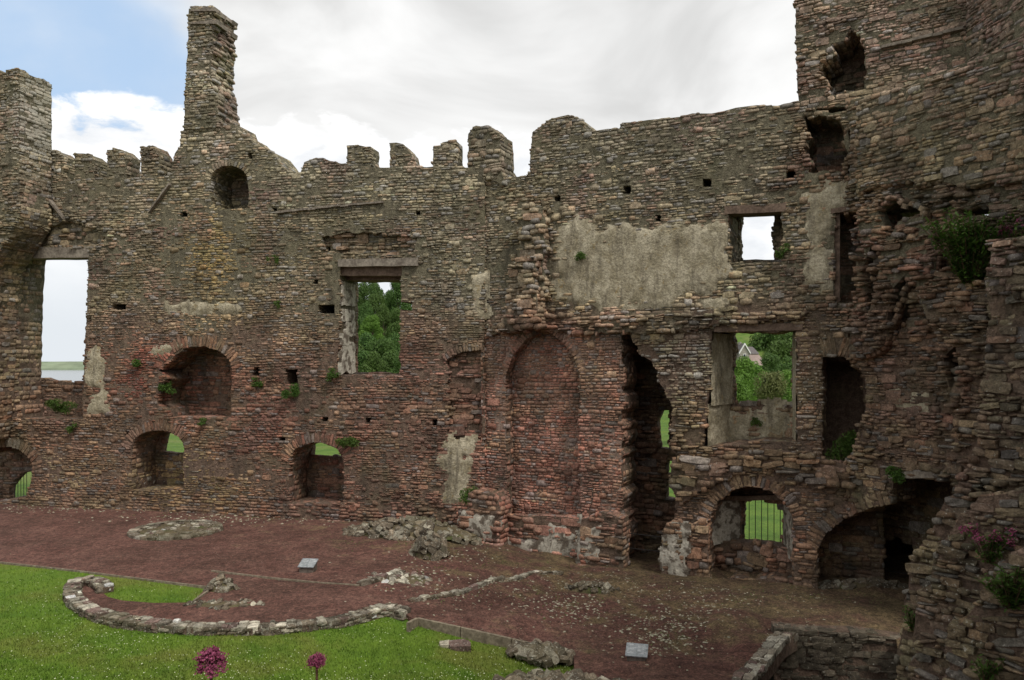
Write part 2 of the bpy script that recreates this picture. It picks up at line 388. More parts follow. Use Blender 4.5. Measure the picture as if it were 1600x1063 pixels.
def face_stones(ms, W, d, outer, holes, hmin=.09, hmax=.20, wr=(1.3, 3.4), prot=.025, ok=None, tilt=.03, gap=.016, seed=0, only=None, zr=None, ur=None, boost=1.):
    r = random.Random(seed*17+5); O = Poly(outer); H = [Poly(h) for h in holes]
    u0, z0, u1, z1 = O.b
    jump = []
    if zr: z0, z1 = max(z0, zr[0]), min(z1, zr[1])
    if ur: u0, u1 = max(u0, ur[0]), min(u1, ur[1])
    z = z0; ci = 0
    while z < z1+.1:
        h = r.uniform(hmin, hmax)*(1 if r.random() > .12 else 1.35); u = u0-r.random()*.4; ci += 1
        while u < u1:
            wd = max(h*.9, h*r.uniform(*wr)*(1 if r.random() > .1 else 1.4)); hh = h*r.uniform(.82, 1.04); a, b = u, u+wd; u = b
            zn = noise.noise((u*.35, z*.45, seed+70))+.5*noise.noise((u*1.1, z*1.2, seed+71))
            if r.random() < .10+.7*max(0, -zn-.05) and h > .085:   # two thin stones in one course
                subs = [(h*-.26, h*.46), (h*.25, h*.48)]
            else: subs = [(r.uniform(-.08, .08)*h, hh)]
            for dz, hh in subs:
                zc = z+h/2+dz+.09*noise.noise((a*.40, z*.5, seed))+.035*noise.noise((a*1.7, z*1.3, seed+9))
                S = [O.has(q, zc) and not any(k.has(q, zc) for k in H) for q in (a+wd*.08, a+wd*.29, a+wd*.5, a+wd*.71, a+wd*.92)]
                if not any(S): continue
                aa, bb = a, b
                if not all(S):
                    idx = [i for i in range(5) if S[i]]
                    if idx[-1]-idx[0]+1 != len(idx): idx = [i for i in idx if i-idx[0] == idx.index(i)]
                    aa = a+wd*.2*idx[0]; bb = a+wd*.2*(idx[-1]+1)
                    if bb-aa < .05: continue
                    if idx[0] > 0: aa -= r.uniform(0, .05)
                    if idx[-1] < 4: bb += r.uniform(0, .05)
                uc = (aa+bb)/2; c = W.pt(uc, zc, d); px, py = proj(c)
                if only and not only(px, py): continue
                k = ok(px, py) if ok else 1
                if k <= 0: continue
                p = prot*k*boost; out = r.uniform(-.4, 1)*p+(r.random()**4)*p*1.5+.034*noise.noise((uc*.8, zc*.9, seed+40))-.004+(k-1)*.10*noise.noise((uc*1.7, zc*2.2, seed+50))
                ta = r.gauss(0, tilt*(1+.6*(k-1))); tb = r.gauss(0, .05*min(3, k)); tcx = r.gauss(0, .05*min(3, k))
                ex = W.e*math.cos(ta)+Vector((0, 0, math.sin(ta))); ez = Vector((0, 0, math.cos(ta)))-W.e*math.sin(ta)
                ey = (W.inw+ex*tb+ez*tcx).normalized(); ex = (ex-ey*ex.dot(ey)).normalized(); ez = ex.cross(ey)
                ms.add(c-W.inw*(out+.014), ex, ey, ez, max(.04, bb-aa-gap*r.uniform(.5, 1.6)), .14+abs(out)+r.random()*.08, max(.035, hh-gap*r.uniform(.4, 1.3)))
        z += h
    for _ in range(int((u1-u0)*(z1-z0)*4.5)):       # larger blocks breaking the courses
        uc, zc = r.uniform(u0, u1), r.uniform(z0, z1)
        if noise.noise((uc*.35, zc*.45, seed+70)) < r.uniform(-.35, .35): continue
        hh = r.uniform(hmax*.95, hmax*1.6); wd = hh*r.uniform(1.1, 2.1)
        if not all(O.has(uc+a*wd*.5, zc+b*hh*.5) and not any(q.has(uc+a*wd*.5, zc+b*hh*.5) for q in H) for a in (-1, 0, 1) for b in (-1, 1)): continue
        c = W.pt(uc, zc, d); px, py = proj(c)
        if only and not only(px, py): continue
        k = ok(px, py) if ok else 1
        if k <= 0: continue
        ta = r.gauss(0, tilt*1.5); ex = W.e*math.cos(ta)+Vector((0, 0, math.sin(ta))); ez = Vector((0, 0, math.cos(ta)))-W.e*math.sin(ta)
        ms.add(c-W.inw*(.030+r.uniform(.2, .8)*prot*k), ex, W.inw, ez, wd, .2, hh)
def lining(ms, W, poly, d0, d1, hole, prot=.02, skip=None, solid=None):
    """stones on the reveal surfaces of an opening or an outline"""
    r = ms.r; ccw = area2(poly) > 0; n = len(poly)
    for i in range(n):
        a = poly[i]; b = poly[(i+1) % n]; L = math.hypot(b[0]-a[0], b[1]-a[1])
        if L < .03: continue
        t = Vector(((b[0]-a[0])/L, (b[1]-a[1])/L)); m = Vector((t.y, -t.x))      # outward of a ccw loop
        if not ccw: m = -m
        if hole: m = -m
        nrm = W.e*m.x+Vector((0, 0, m.y)); tan = W.e*t.x+Vector((0, 0, t.y))
        mid = W.pt((a[0]+b[0])/2, (a[1]+b[1])/2, (d0+d1)/2)
        if (Vector((0, 0, EYE))-mid).normalized().dot(nrm) < .01: continue
        if solid:
            q_ = ((a[0]+b[0])/2-m.x*.08, (a[1]+b[1])/2-m.y*.08)
            if not Poly(solid[0]).has(*q_) or any(h is not poly and Poly(h).has(*q_) for h in solid[1]): continue
        k = max(1, round(L/.125)); hh = L/k
        for q in range(k):
            d = d0+.02; s = (q+.5)*hh
            while d < d1-.05:
                wd = min(r.uniform(.16, .42), d1-d)
                c = W.pt(a[0]+t.x*s, a[1]+t.y*s, d+wd/2)+nrm*(r.uniform(-.01, 1)*prot)
                if not (skip and skip(*proj(c))):
                    ms.add(c, W.inw, -nrm, tan, wd-.015, .12, hh*.94)
                d += wd
def voussoirs(ms, W, d, curve, n, hgt, parent, dep=.3, outw=1, prot=.03, seed=0):
    """radial arch stones along a curve in picture coordinates, running left to right"""
    P = W.poly(curve, d); seg = [math.hypot(P[i+1][0]-P[i][0], P[i+1][1]-P[i][1]) for i in range(len(P)-1)]; L = sum(seg); r = ms.r
    for k in range(n):
        s = (k+.5)/n*L; i = 0
        while i < len(seg)-1 and s > seg[i]: s -= seg[i]; i += 1
        a, b = Vector(P[i]), Vector(P[i+1]); t = (b-a).normalized(); m = Vector((-t.y, t.x))*outw
        h = hgt*r.uniform(.75, 1.15); p = a+t*s+m*(h/2-.02)
        c = W.pt(p.x, p.y, d)-W.inw*(prot+r.uniform(0, .03))
        ms.add(c, W.e*t.x+Vector((0, 0, t.y)), W.inw, W.e*m.x+Vector((0, 0, m.y)), L/n*.9, dep, h, name='voussoir', parent=parent, keep=True)
def frac(poly, seed, amp):
    out = []
    for (x, y) in rough(poly, .05, .012, seed):
        f = lambda s, o: noise.noise((x*s, y*s, seed+o))
        out.append((x+amp*(f(1.6, 0)+.55*f(4.5, 3)+.3*f(11, 5)), y+amp*(f(1.6, 20)+.55*f(4.5, 23)+.3*f(11, 25))))
    return out
def patch(W, pts, d0, d1, name, mat, parent, seed, step=.16, amp=None):
    if amp is not None: return slab(W, rough(W.poly(pts, d0), step, amp, seed), [], d0, d1, name, mat, parent)
    P = W.poly(pts, d0); Q = Poly(P); b = Q.b; g = .055; nx_, nz_ = int((b[2]-b[0]+.8)/g), int((b[3]-b[1]+.8)/g); V = []; S = []
    HH = [Poly(h) for h in HOLES.get(id(W), [])]
    for j in range(nz_+1):
        for i in range(nx_+1):
            u, z = b[0]-.4+i*g, b[1]-.4+j*g; sd = edge_dist(P, u, z)*(1 if Q.has(u, z) else -1)
            q = sd+.26*noise.noise((u*1.1, z*1.1, seed))+.16*noise.noise((u*3.1, z*3.1, seed+3))+.10*noise.noise((u*8, z*8, seed+6))-.30*max(0, noise.noise((u*2.2, z*2.2, seed+40))-.28)*3
            S.append(q > -.22 and not (d0 <= .05 and any(h.has(u, z) for h in HH))); V.append(W.pt(u, z, d1-.052*max(-1, min(1, q/.22))+.012*noise.noise((u*5, z*5, seed+9)))-parent.location)
    Fc = []; w_ = nx_+1
    for j in range(nz_):
        for i in range(nx_):
            a = j*w_+i; f_ = (a, a+1, a+w_+1, a+w_)
            if all(S[v] for v in f_): Fc.append(f_)
    used = sorted({v for f_ in Fc for v in f_}); mp2 = {v: n for n, v in enumerate(used)}
    return mesh_obj(name, [V[v] for v in used], [tuple(mp2[v] for v in f_) for f_ in Fc], mat, parent, smooth=True)
HOLES = {}
def edge_dist(poly, x, y):
    best = 9e9
    for i in range(len(poly)):
        a, b = poly[i-1], poly[i]; dx, dy = b[0]-a[0], b[1]-a[1]; t = max(0, min(1, ((x-a[0])*dx+(y-a[1])*dy)/(dx*dx+dy*dy+1e-9)))
        best = min(best, math.hypot(a[0]+dx*t-x, a[1]+dy*t-y))
    return best
def box_px(W, x0, y0, x1, y1, d0, d1, name, mat, parent, seed=0, jit=.012):
    """a beam whose front fills the given picture rectangle (its two ends may differ in height)"""
    r = random.Random(seed); ya = y0 if isinstance(y0, tuple) else (y0, y0); yb = y1 if isinstance(y1, tuple) else (y1, y1)
    n = 7; bot = []; top = []
    for i in range(n):
        t = i/(n-1); x = x0+(x1-x0)*t
        bot.append(W.uv(x, yb[0]+(yb[1]-yb[0])*t, d0)); top.append(W.uv(x, ya[0]+(ya[1]-ya[0])*t, d0))
    j = lambda q: (q[0]+r.uniform(-jit, jit)*.3, q[1]+r.uniform(-jit, jit))
    return slab(W, [j(q) for q in bot]+[j(q) for q in top[::-1]], [], d0, d1, name, mat, parent)
def arc(x0, x1, yb, yt, n=9, p=1.0):
    """picture points of an arch from left springing to right springing"""
    return [((x0+x1)/2-(x1-x0)/2*math.cos(math.pi*i/n), yb-(yb-yt)*math.sin(math.pi*i/n)**p) for i in range(n+1)]

# ------------------------------------------------------------------ plan of the ruin
WL = Wall((-19.9, 29.13), (-.93, 24.66)); WR = Wall((-.93, 24.80), (8.70, 19.90)); WT = Wall((8.70, 19.90), (12.2, 14.2))
def clampz(pl, zmin): return [(u, max(zmin, z)) for u, z in pl]
def hole(W, pts, seed, d=0, step=.17, amp=.035): return rough(W.poly(pts, d), step, amp, seed)
def rect(x0, y0, x1, y1): return [(x0, y1), (x1, y1), (x1, y0), (x0, y0)]
def px_in(polys, grow=14):
    B = [(min(p[0] for p in q)-grow, min(p[1] for p in q)-grow, max(p[0] for p in q)+grow, max(p[1] for p in q)+grow) for q in polys]
    return lambda x, y: any(b[0] < x < b[2] and b[1] < y < b[3] for b in B)

# ================================================================== HALL WALL (long wall with chimney)
hall = empty('hall_wall', 'long ruined hall wall of red and grey rubble with tall chimney and battlements', 'wall', loc=(-10, 27, 0))
msL = Masonry(hall, 11)
oL = [(-30, 900), (-30, 272), (104, 283), (160, 279), (212, 277), (266, 274), (273, 240), (281, 228), (283, 206), (292, 200), (350, 196), (366, 194),
      (372, 206), (386, 212), (398, 226), (424, 236), (434, 252), (446, 268), (470, 270), (476, 254), (494, 246), (520, 253), (590, 262), (650, 261), (700, 261), (757, 262), (757, 900)]
outL = rough(clampz(WL.poly(oL), -1.2), .3, .03, 2)
h_w1 = [(26, 655), (128, 655), (136, 500), (138, 388), (28, 388), (22, 480), (20, 590)]
h_w2 = [(526, 587), (625, 587), (627, 405), (533, 405)]
h_n1 = [(330, 326), (388, 326)]+arc(328, 388, 282, 258)[::-1]
h_n2 = [(262, 652), (361, 652), (362, 580)]+arc(262, 362, 578, 541)[::-1][1:-1]+[(247, 578), (262, 592), (248, 606), (246, 632), (258, 640)]
h_n3 = [(206, 766), (287, 764)]+arc(206, 287, 702, 672)[::-1]
h_n4 = [(452, 786), (537, 786)]+arc(452, 537, 722, 691)[::-1]
h_n0 = [(-40, 790), (40, 778), (50, 745)]+arc(-40, 53, 735, 697)[::-1]
big_L = [h_w1, h_w2, h_n1, h_n2, h_n3, h_n4, h_n0]
put_L = [rect(503, 651, 513, 659), rect(571, 653, 581, 661), rect(675, 656, 685, 665), rect(176, 475, 197, 485), rect(284, 478, 303, 488), rect(497, 476, 523, 490),
         rect(489, 437, 497, 444), rect(387, 239, 396, 249), rect(281, 331, 293, 339), rect(426, 325, 433, 331), rect(649, 329, 657, 336), rect(446, 577, 465, 602), rect(394, 574, 406, 588),
         rect(133, 493, 143, 503), rect(196, 673, 206, 681), rect(626, 472, 644, 486), rect(504, 383, 512, 396), rect(436, 683, 446, 690)]
sc_above = [(503, 372), (540, 362), (600, 366), (652, 372), (648, 392), (630, 398), (520, 396), (508, 390)]
sc_scar = [(700, 690), (754, 690), (754, 546), (722, 549), (699, 562)]
sc_left = [(30, 362), (110, 345), (150, 358), (166, 372), (150, 386), (40, 388)]
HL = [hole(WL, h, 30+i) for i, h in enumerate(big_L)]
HOLES[id(WL)] = HL
HLput = [hole(WL, h, 60+i, 0, .12, .012) for i, h in enumerate(put_L)]
arcs_L = ((arc(328, 388, 282, 258), 17, .2), (arc(254, 364, 578, 540), 27, .42), (arc(204, 289, 702, 671), 24, .36), (arc(450, 539, 722, 690), 25, .36), (arc(-34, 53, 735, 697), 22, .4))
def ring_poly(W, curve, hg, d=0):
    P = [Vector(q) for q in W.poly(curve, d)]; out = []
    for i, q in enumerate(P):
        t = (P[min(i+1, len(P)-1)]-P[max(0, i-1)]).normalized(); out.append(q+Vector((-t.y, t.x))*hg*.9)
    return [tuple(q) for q in P]+[tuple(q) for q in out[::-1]]
RL = [ring_poly(WL, c, h) for c, n, h in arcs_L]
HLsh = [hole(WL, h, 90+i, 0, .15, .05) for i, h in enumerate((sc_above, sc_scar, sc_left))]
slab(WL, outL, HL+HLput+HLsh, 0, .22, 'wall_face', M['mortar'], hall)
slab(WL, outL, HL+HLput, .22, 1.3, 'wall_core', M['mortar'], hall)
b_w1 = [(50, 592), (70, 590), (85, 596), (130, 598), (135, 500), (140, 403), (54, 403), (57, 470), (49, 540)]
b_w2 = [(554, 584), (645, 584), (645, 434), (554, 436)]
b_n3 = [(252, 706), (300, 709), (300, 670), (258, 678)]
b_n4 = [(486, 712), (550, 714), (550, 680), (486, 690)]
b_n0 = [(14, 782), (60, 782), (60, 735), (34, 738), (15, 760)]
outL2 = clampz(WL.poly([(-60, 900), (-60, 330), (312, 330), (316, 235), (400, 240), (404, 330), (757, 330), (757, 900)], 1.3), -1.2)
HL2 = [hole(WL, h, 130+i, 1.3, .2, .03) for i, h in enumerate((b_w1, b_w2, b_n3, b_n4, b_n0))]
slab(WL, outL2, HL2, 1.305, 1.6, 'wall_back', M['mortar'], hall)
rz_L = [(580, 380, 80, 18, 4), (100, 365, 80, 22, 5), (680, 820, 120, 50, 3), (20, 640, 60, 40, 3), (250, 590, 20, 40, 2.5), (725, 545, 40, 8, 2)]
def rough_fn(zones):
    def f(x, y):
        k = 1
        for cx, cy, rx, ry, a in zones: k = max(k, 1+(a-1)*math.exp(-(((x-cx)/rx)**2+((y-cy)/ry)**2)))
        return k
    return f
pl_L = [[(688, 688), (740, 686), (738, 740), (722, 785), (690, 786)], [(134, 545), (158, 540), (166, 600), (170, 648), (134, 650)], [(737, 432), (755, 430), (755, 498), (740, 500)],
        [(250, 470), (300, 466), (380, 478), (378, 492), (330, 490), (262, 488)], [(240, 545), (262, 536), (285, 538), (260, 560), (236, 556)], [(6, 480), (24, 480), (24, 560), (26, 640), (2, 640), (4, 560)]]
def noplaster(polys, f=None):
    Q = [Poly(p) for p in polys]
    return lambda x, y: 0 if any(q.has(x, y) for q in Q) and rnd.random() < .35 else (f(x, y) if f else 1)
face_stones(msL, WL, 0, outL, HL+HLput+HLsh+RL, .048, .112, wr=(1.3, 3.6), prot=.02, ok=noplaster(pl_L, rough_fn(rz_L)), seed=1)
face_stones(msL, WL, .22, outL, HL+HLput, .08, .2, prot=.09, seed=2, only=px_in((sc_above, sc_scar, sc_left), 4))
face_stones(msL, WL, 1.3, outL2, HL2, .085, .18, prot=.02, seed=3, only=px_in(big_L, 10))
jambw2 = Poly([(520, 436), (562, 436), (562, 590), (520, 590)])
for h in HL: lining(msL, WL, h, 0, 1.3, True, skip=lambda x, y: jambw2.has(x, y), solid=(outL, HL))
for h in HL2[:2]: lining(msL, WL, h, 1.3, 1.6, True)
lining(msL, WL, outL, 0, 1.3, False)
for i, pl in enumerate(pl_L): patch(WL, pl, -.04, .0, 'plaster_patch', M['plaster'], hall, 300+i)
# reveal plaster of the tall window
w2 = HL[1]; r2 = random.Random(5)
a_, b_ = WL.uv(529, 586), WL.uv(533, 436)
for k, (z0, z1, d0, d1) in enumerate(((.0, .36, .05, 1.25), (.40, .58, .40, 1.25), (.56, .70, .08, 1.15), (.72, .99, .06, 1.2), (.30, .44, .06, .7))):
    n = 12; vs_, hs = [], b_[1]-a_[1]; ring = []
    for q in range(n*2):
        t = q/(n*2)*2*math.pi; sq = max(abs(math.cos(t)), abs(math.sin(t))); y = .5+.5*math.cos(t)/sq*r2.uniform(.78, 1); x = .5+.5*math.sin(t)/sq*r2.uniform(.78, 1)
        ring.append((d0+(d1-d0)*x, a_[1]+hs*(z0+(z1-z0)*y)))
    off = a_[0]+.075+k*.003
    mesh_obj('reveal_plaster', [WL.pt(off, z, d)-hall.location for d, z in ring]+[WL.pt(off-.14, z, d)-hall.location for d, z in ring],
             [tuple(range(2*n-1, -1, -1))]+[(i, (i+1) % (2*n), (i+1) % (2*n)+2*n, i+2*n) for i in range(2*n)], M['white'], hall)
# lintels
box_px(WL, 528, (405, 403), 652, (417, 415), -.10, .12, 'lintel', M['lintel'], hall, 1)
box_px(WL, 533, 416.5, 634, 431, .13, .5, 'lintel', M['timber'], hall, 2)
box_px(WL, 538, 428, 640, 438, .52, 1.29, 'lintel', M['timber'], hall, 3)
box_px(WL, 30, (388, 385), 158, (404, 402), .02, .5, 'lintel', M['lintel'], hall, 4)
box_px(WL, 40, (392, 390), 150, (403, 402), .52, 1.29, 'lintel', M['lintel'], hall, 5)
# arch rings
def ring(W, ms, curve, n, hg, parent, d=0, **k):
    o = slab(W, rough(W.poly([curve[0]]+[(x, y-3) for x, y in curve[1:-1]]+[curve[-1]]+[(x, y-8) for x, y in curve[::-1]], d), .3, .0, 1), [], d-.012, d+.05, 'arch_ring', M['mortar'], parent)
    o.location = (0, 0, 0)
    voussoirs(ms, W, d, curve, n, hg, parent, **k)
for curve, n, hg in arcs_L:
    ring(WL, msL, curve, n, hg, hall)
# string course and raking drip stones
def strip(W, a, b, th, out, name, parent, mat='lintel', n=6, seed=0):
    r = random.Random(seed)
    for k in range(n):
        p = [a[0]+(b[0]-a[0])*k/n, a[1]+(b[1]-a[1])*k/n]; q = [a[0]+(b[0]-a[0])*(k+.97)/n, a[1]+(b[1]-a[1])*(k+.97)/n]
        u, v = W.uv(*p), W.uv(*q); j = r.uniform(-.012, .012)
        slab(W, [(u[0], u[1]-th+j), (v[0], v[1]-th+j), (v[0], v[1]+j), (u[0], u[1]+j)], [], -out-r.uniform(0, .03), .02, name, M[mat], parent)
strip(WL, (434, 331), (520, 322), .07, .11, 'drip_stone', hall, n=7, seed=1); strip(WL, (520, 322), (600, 315), .06, .09, 'drip_stone', hall, n=6, seed=2)
strip(WL, (236, 330), (268, 286), .09, .14, 'drip_stone', hall, n=5, seed=3)
strip(WL, (62, 288), (104, 340), .10, .18, 'drip_stone', hall, n=6, seed=4)
# battlements
for i, q in enumerate(([(72, 284), (98, 284), (98, 244), (88, 236), (72, 233)], [(115, 284), (145, 284), (146, 250), (136, 240), (115, 239)], [(166, 281), (196, 281), (197, 243), (186, 233), (166, 234)],
        [(219, 279), (249, 279), (248, 241), (240, 228), (219, 229)], [(541, 265), (579, 265), (578, 228), (541, 227)], [(609, 264), (646, 264), (642, 240), (628, 224), (609, 223)], [(676, 264), (713, 264), (712, 219), (690, 222), (688, 228), (676, 229)])):
    mp_ = rough(WL.poly(q), .16, .025, 200+i); o = slab(WL, mp_, [], .04, .75, 'merlon', M['mortar'], hall)
    face_stones(msL, WL, .04, mp_, [], .05, .12, prot=.03, seed=40+i); lining(msL, WL, mp_, .04, .75, False)
# chimney stack
ch = [(289, 204), (345, 200), (340, 172), (337, 150), (330, 128), (331, 100), (334, 70), (333, 44), (333, 15), (297, 15), (296, 44), (293, 110), (290, 180)]
chp = rough(WL.poly(ch, .0), .17, .03, 77); tri = [WL.poly(t) for t in ([(309, 30), (317, 30), (315, 23)], [(322, 28), (331, 28), (329, 20)])]
slab(WL, chp, [rough(t, 9, 0, 1) for t in tri], -.06, .3, 'chimney_stack', M['mortar'], hall); slab(WL, chp, [], .301, 1.25, 'chimney_flue', M['mortar'], hall)
face_stones(msL, WL, -.06, chp, tri, .05, .11, prot=.025, seed=51); lining(msL, WL, chp, -.06, 1.25, False, prot=.16)
for y0, y1, ov in ((14, 16, 1), (33.5, 36, 2)):
  p0, p1 = WL.uv(297-ov, y1, -.2), WL.uv(333+ov, y1, -.2); zt = WL.uv(297, y0, -.2)[1]; r7 = random.Random(y0)
  for q in range(4):
    slab(WL, [(p0[0]+r7.uniform(-.03, .03), p0[1]), (p1[0]+r7.uniform(-.1, .05), p1[1]), (p1[0]+r7.uniform(-.1, .05), zt), (p0[0], zt)], [], -.13+q*.35, .205+q*.35, 'chimney_cornice', M['lintel'], hall)
cap = rough(WL.poly([(299, 14), (332, 14), (331, 9), (318, 11), (312, 15), (306, 10), (299, 11)]), .3, .01, 4); slab(WL, cap, [], -.03, 1.2, 'chimney_cap', M['lintel'], hall)
lining(msL, WL, cap, -.03, 1.2, False, prot=.05); face_stones(msL, WL, -.03, cap, [], .08, .12, seed=55)
voussoirs(msL, WL, 0, [(696, 564), (708, 555), (724, 549), (755, 546)], 14, .24, hall, prot=.05)
# grille in the low left arch
def grille(W, x0, x1, y0, y1, n, d, parent, rails=(0.04, .96)):
    g = empty('window_grille'); g.parent = parent; g.location = (0, 0, 0)
    def bar(a, b, t, name):
        m = (a-b).normalized(); s = m.orthogonal().normalized(); q = m.cross(s)
        V = [p+s*t*math.cos(k*math.pi/3)+q*t*math.sin(k*math.pi/3)-parent.location for p in (a, b) for k in range(6)]
        mesh_obj(name, V, [(k, (k+1) % 6, (k+1) % 6+6, k+6) for k in range(6)]+[tuple(range(5, -1, -1)), tuple(range(6, 12))], M['metal'], g)
    for k in range(n):
        x = x0+(x1-x0)*(k+.5)/n; bar(W.pt(*W.uv(x, y1, d), d), W.pt(*W.uv(x, y0, d), d), .011, 'bar')
    for t in rails:
        y = y0+(y1-y0)*t; bar(W.pt(*W.uv(x0, y, d+.02), d+.02), W.pt(*W.uv(x1, y, d+.02), d+.02), .013, 'rail')
grille(WL, 12, 44, 735, 782, 7, 1.45, hall)
msL.finish()

# ================================================================== CORNER TURRET, left end of the hall wall
tur = empty('corner_turret', 'square ruined turret speckled with white lichen rising above the battlements beside the tall open window', 'turret', loc=(-18, 27, 0))
msU = Masonry(tur, 12)
cx_, cy_ = -17.42, 27.05
WS = Wall((cx_, cy_), (-17.08, 28.5)); WF = Wall((cx_-4, cy_+.95), (cx_, cy_))
fs = rough(WF.poly([(-120, 690), (-40, 690), (-32, 640), (-30, 600), (-26, 480), (-18, 420), (2, 388), (18, 366), (30, 338), (30, 112), (18, 106), (8, 116), (-4, 110), (-120, 110)]), .25, .04, 5)
slab(WF, fs, [], 0, 1.4, 'turret_front', M['mortar'], tur)
face_stones(msU, WF, 0, fs, [], .05, .12, prot=.03, ok=rough_fn([(10, 420, 40, 90, 3), (10, 640, 40, 40, 3)]), seed=61); lining(msU, WF, fs, 0, 1.4, False, prot=.05)
zs = [WS.uv(30, y)[1] for y in (111, 335)]
ss = rough([(0, zs[1]), (.5, zs[1]-.2), (1.35, zs[1]-.45), (1.44, zs[0]-.02), (1.1, zs[0]+.1), (.7, zs[0]-.05), (.3, zs[0]+.12), (0, zs[0]+.05)], .25, .03, 6)
slab(WS, ss, [], -.01, .5, 'turret_side', M['mortar'], tur); face_stones(msU, WS, -.01, ss, [], .05, .12, prot=.03, seed=62)
msU.finish()

# ================================================================== RANGE WALL (plastered wall with blocked arch, windows, grille)
rng_ = empty('range_wall', 'ruined range wall with pale plaster, blocked red arch and barred ground floor window', 'wall', loc=(4, 22, 0))
msR = Masonry(rng_, 21)
oR = [(757, 960), (757, 252), (772, 252), (789, 278), (828, 274), (829, 238), (832, 207), (858, 187), (888, 179), (908, 186), (911, 204), (968, 201), (972, 192), (1012, 187), (1062, 184),
      (1082, 176), (1112, 178), (1150, 169), (1182, 165), (1215, 166), (1246, 158), (1252, 168), (1300, 176), (1326, 172), (1326, 960)]
outR = rough(clampz(WR.poly(oR), -1.1), .3, .03, 22)
h_a1 = [(792, 806), (906, 806), (906, 582), (898, 558), (880, 534), (858, 518), (842, 516), (822, 530), (800, 556), (792, 582)]
h_ch = [(972, 900), (1036, 900), (1036, 830), (1062, 828), (1052, 790), (1068, 775), (1066, 750), (1058, 735), (1060, 715), (1047, 690), (1050, 640), (1040, 610), (1022, 575), (1000, 552), (985, 522), (972, 520)]
h_w3 = [(1098, 700), (1180, 690), (1245, 692), (1245, 518), (1112, 518), (1108, 600)]
h_w4 = [(1138, 410), (1222, 410), (1222, 322), (1138, 326)]
h_do = [(1304, 472), (1345, 472), (1345, 330), (1304, 330)]
h_h1 = [(1262, 270), (1322, 274), (1324, 232), (1318, 196), (1300, 186), (1258, 180), (1260, 205), (1270, 215), (1258, 240), (1266, 252)]
h_ni = [(1284, 722), (1330, 724), (1334, 690), (1350, 640), (1352, 600)]+[(1346, 578), (1328, 562), (1305, 555), (1285, 558)]
h_a2 = [(1107, 905), (1238, 905), (1240, 850)]+arc(1107, 1240, 828, 760)[::-1][1:]
h_va = [(1274, 960), (1450, 960), (1450, 775), (1405, 782), (1360, 792), (1318, 810), (1290, 832), (1273, 862)]
big_R = [h_a1, h_ch, h_w3, h_w4, h_do, h_h1, h_ni, h_a2, h_va]
put_R = [rect(866, 305, 876, 315), rect(888, 402, 899, 411), rect(1024, 336, 1033, 346), rect(792, 773, 808, 793)]
thru_R = [rect(974, 290, 986, 303), rect(1098, 279, 1112, 292), rect(1228, 262, 1245, 280)]
HR = [hole(WR, h, 230+i, 0, .17, .10 if i in (1, 5) else .035) for i, h in enumerate(big_R)]
HOLES[id(WR)] = HR
HRp = [hole(WR, h, 260+i, 0, .12, .012) for i, h in enumerate(put_R+thru_R)]
HRn = HR[1:]
slab(WR, outR, HR+HRp, 0, .45, 'wall_face', M['mortar'], rng_)
slab(WR, outR, HRn+HRp, .451, 1.3, 'wall_core', M['mortar'], rng_)
outR2 = clampz(WR.poly([(757, 960), (757, 300), (1240, 240), (1250, 170), (1380, 160), (1380, 960)], 1.3), -1.1)
s_ch = [[(1030, 700), (1046, 702), (1046, 640), (1034, 640), (1026, 660)], [(1040, 778), (1066, 782), (1064, 752), (1042, 748)], [(1040, 740), (1056, 742), (1054, 722), (1042, 720)]]
b_w3 = [(1146, 632), (1165, 628), (1200, 634), (1237, 633), (1239, 512), (1142, 512), (1147, 545), (1140, 580)]
b_w4 = [(1154, 407), (1209, 406), (1209, 330), (1154, 334)]
b_a2 = [(1158, 850), (1223, 855), (1224, 800), (1212, 785), (1190, 779), (1160, 779)]
b_th = [[(981, 303), (988, 303), (988, 296), (982, 298)], [(1104, 292), (1112, 292), (1112, 286), (1104, 286)], [(1232, 280), (1243, 280), (1243, 271), (1232, 271)]]
b_vd = [(1366, 930), (1440, 930), (1436, 870), (1420, 846), (1395, 840), (1372, 850), (1364, 880)]
HR2 = [hole(WR, h, 280+i, 1.3, .2, .03) for i, h in enumerate(s_ch+[b_w3, b_w4, b_a2]+b_th)]
ch2 = hole(WR, [(955, 905), (1072, 905), (1072, 720), (1060, 640), (1040, 590), (1010, 545), (975, 525), (955, 525)], 279, 1.3, .25, .05)
HR3 = [hole(WR, h, 290+i, 3.0, .1, .02) for i, h in enumerate(s_ch)]; out3 = clampz(WR.poly([(925, 960), (1110, 960), (1110, 480), (925, 480)], 1.9), -1.1)
HR2 = [ch2]+HR2[3:]
ch3 = hole(WR, [(945, 905), (1074, 905), (1074, 720), (1064, 640), (1040, 590), (1010, 545), (975, 530), (945, 530)], 278, 1.9, .25, .05)
ni2 = hole(WR, [(1272, 722), (1336, 722), (1352, 640), (1348, 585), (1325, 566), (1290, 562), (1272, 575)], 277, 1.3, .25, .04)
slab(WR, out3, [ch3], 1.905, 3.0, 'cleft_side', M['mortar'], rng_); out4 = clampz(WR.poly([(915, 960), (1110, 960), (1110, 480), (915, 480)], 3.0), -1.1); slab(WR, out4, HR3, 3.005, 3.4, 'cleft_back', M['mortar'], rng_)
slab(WR, WR.poly([(1245, 770), (1390, 770), (1390, 520), (1245, 520)], 1.9), [], 1.905, 2.3, 'niche_back', M['mortar'], rng_); HR2.append(ni2); slab(WR, outR2, HR2, 1.305, 1.9, 'wall_back', M['mortar'], rng_)
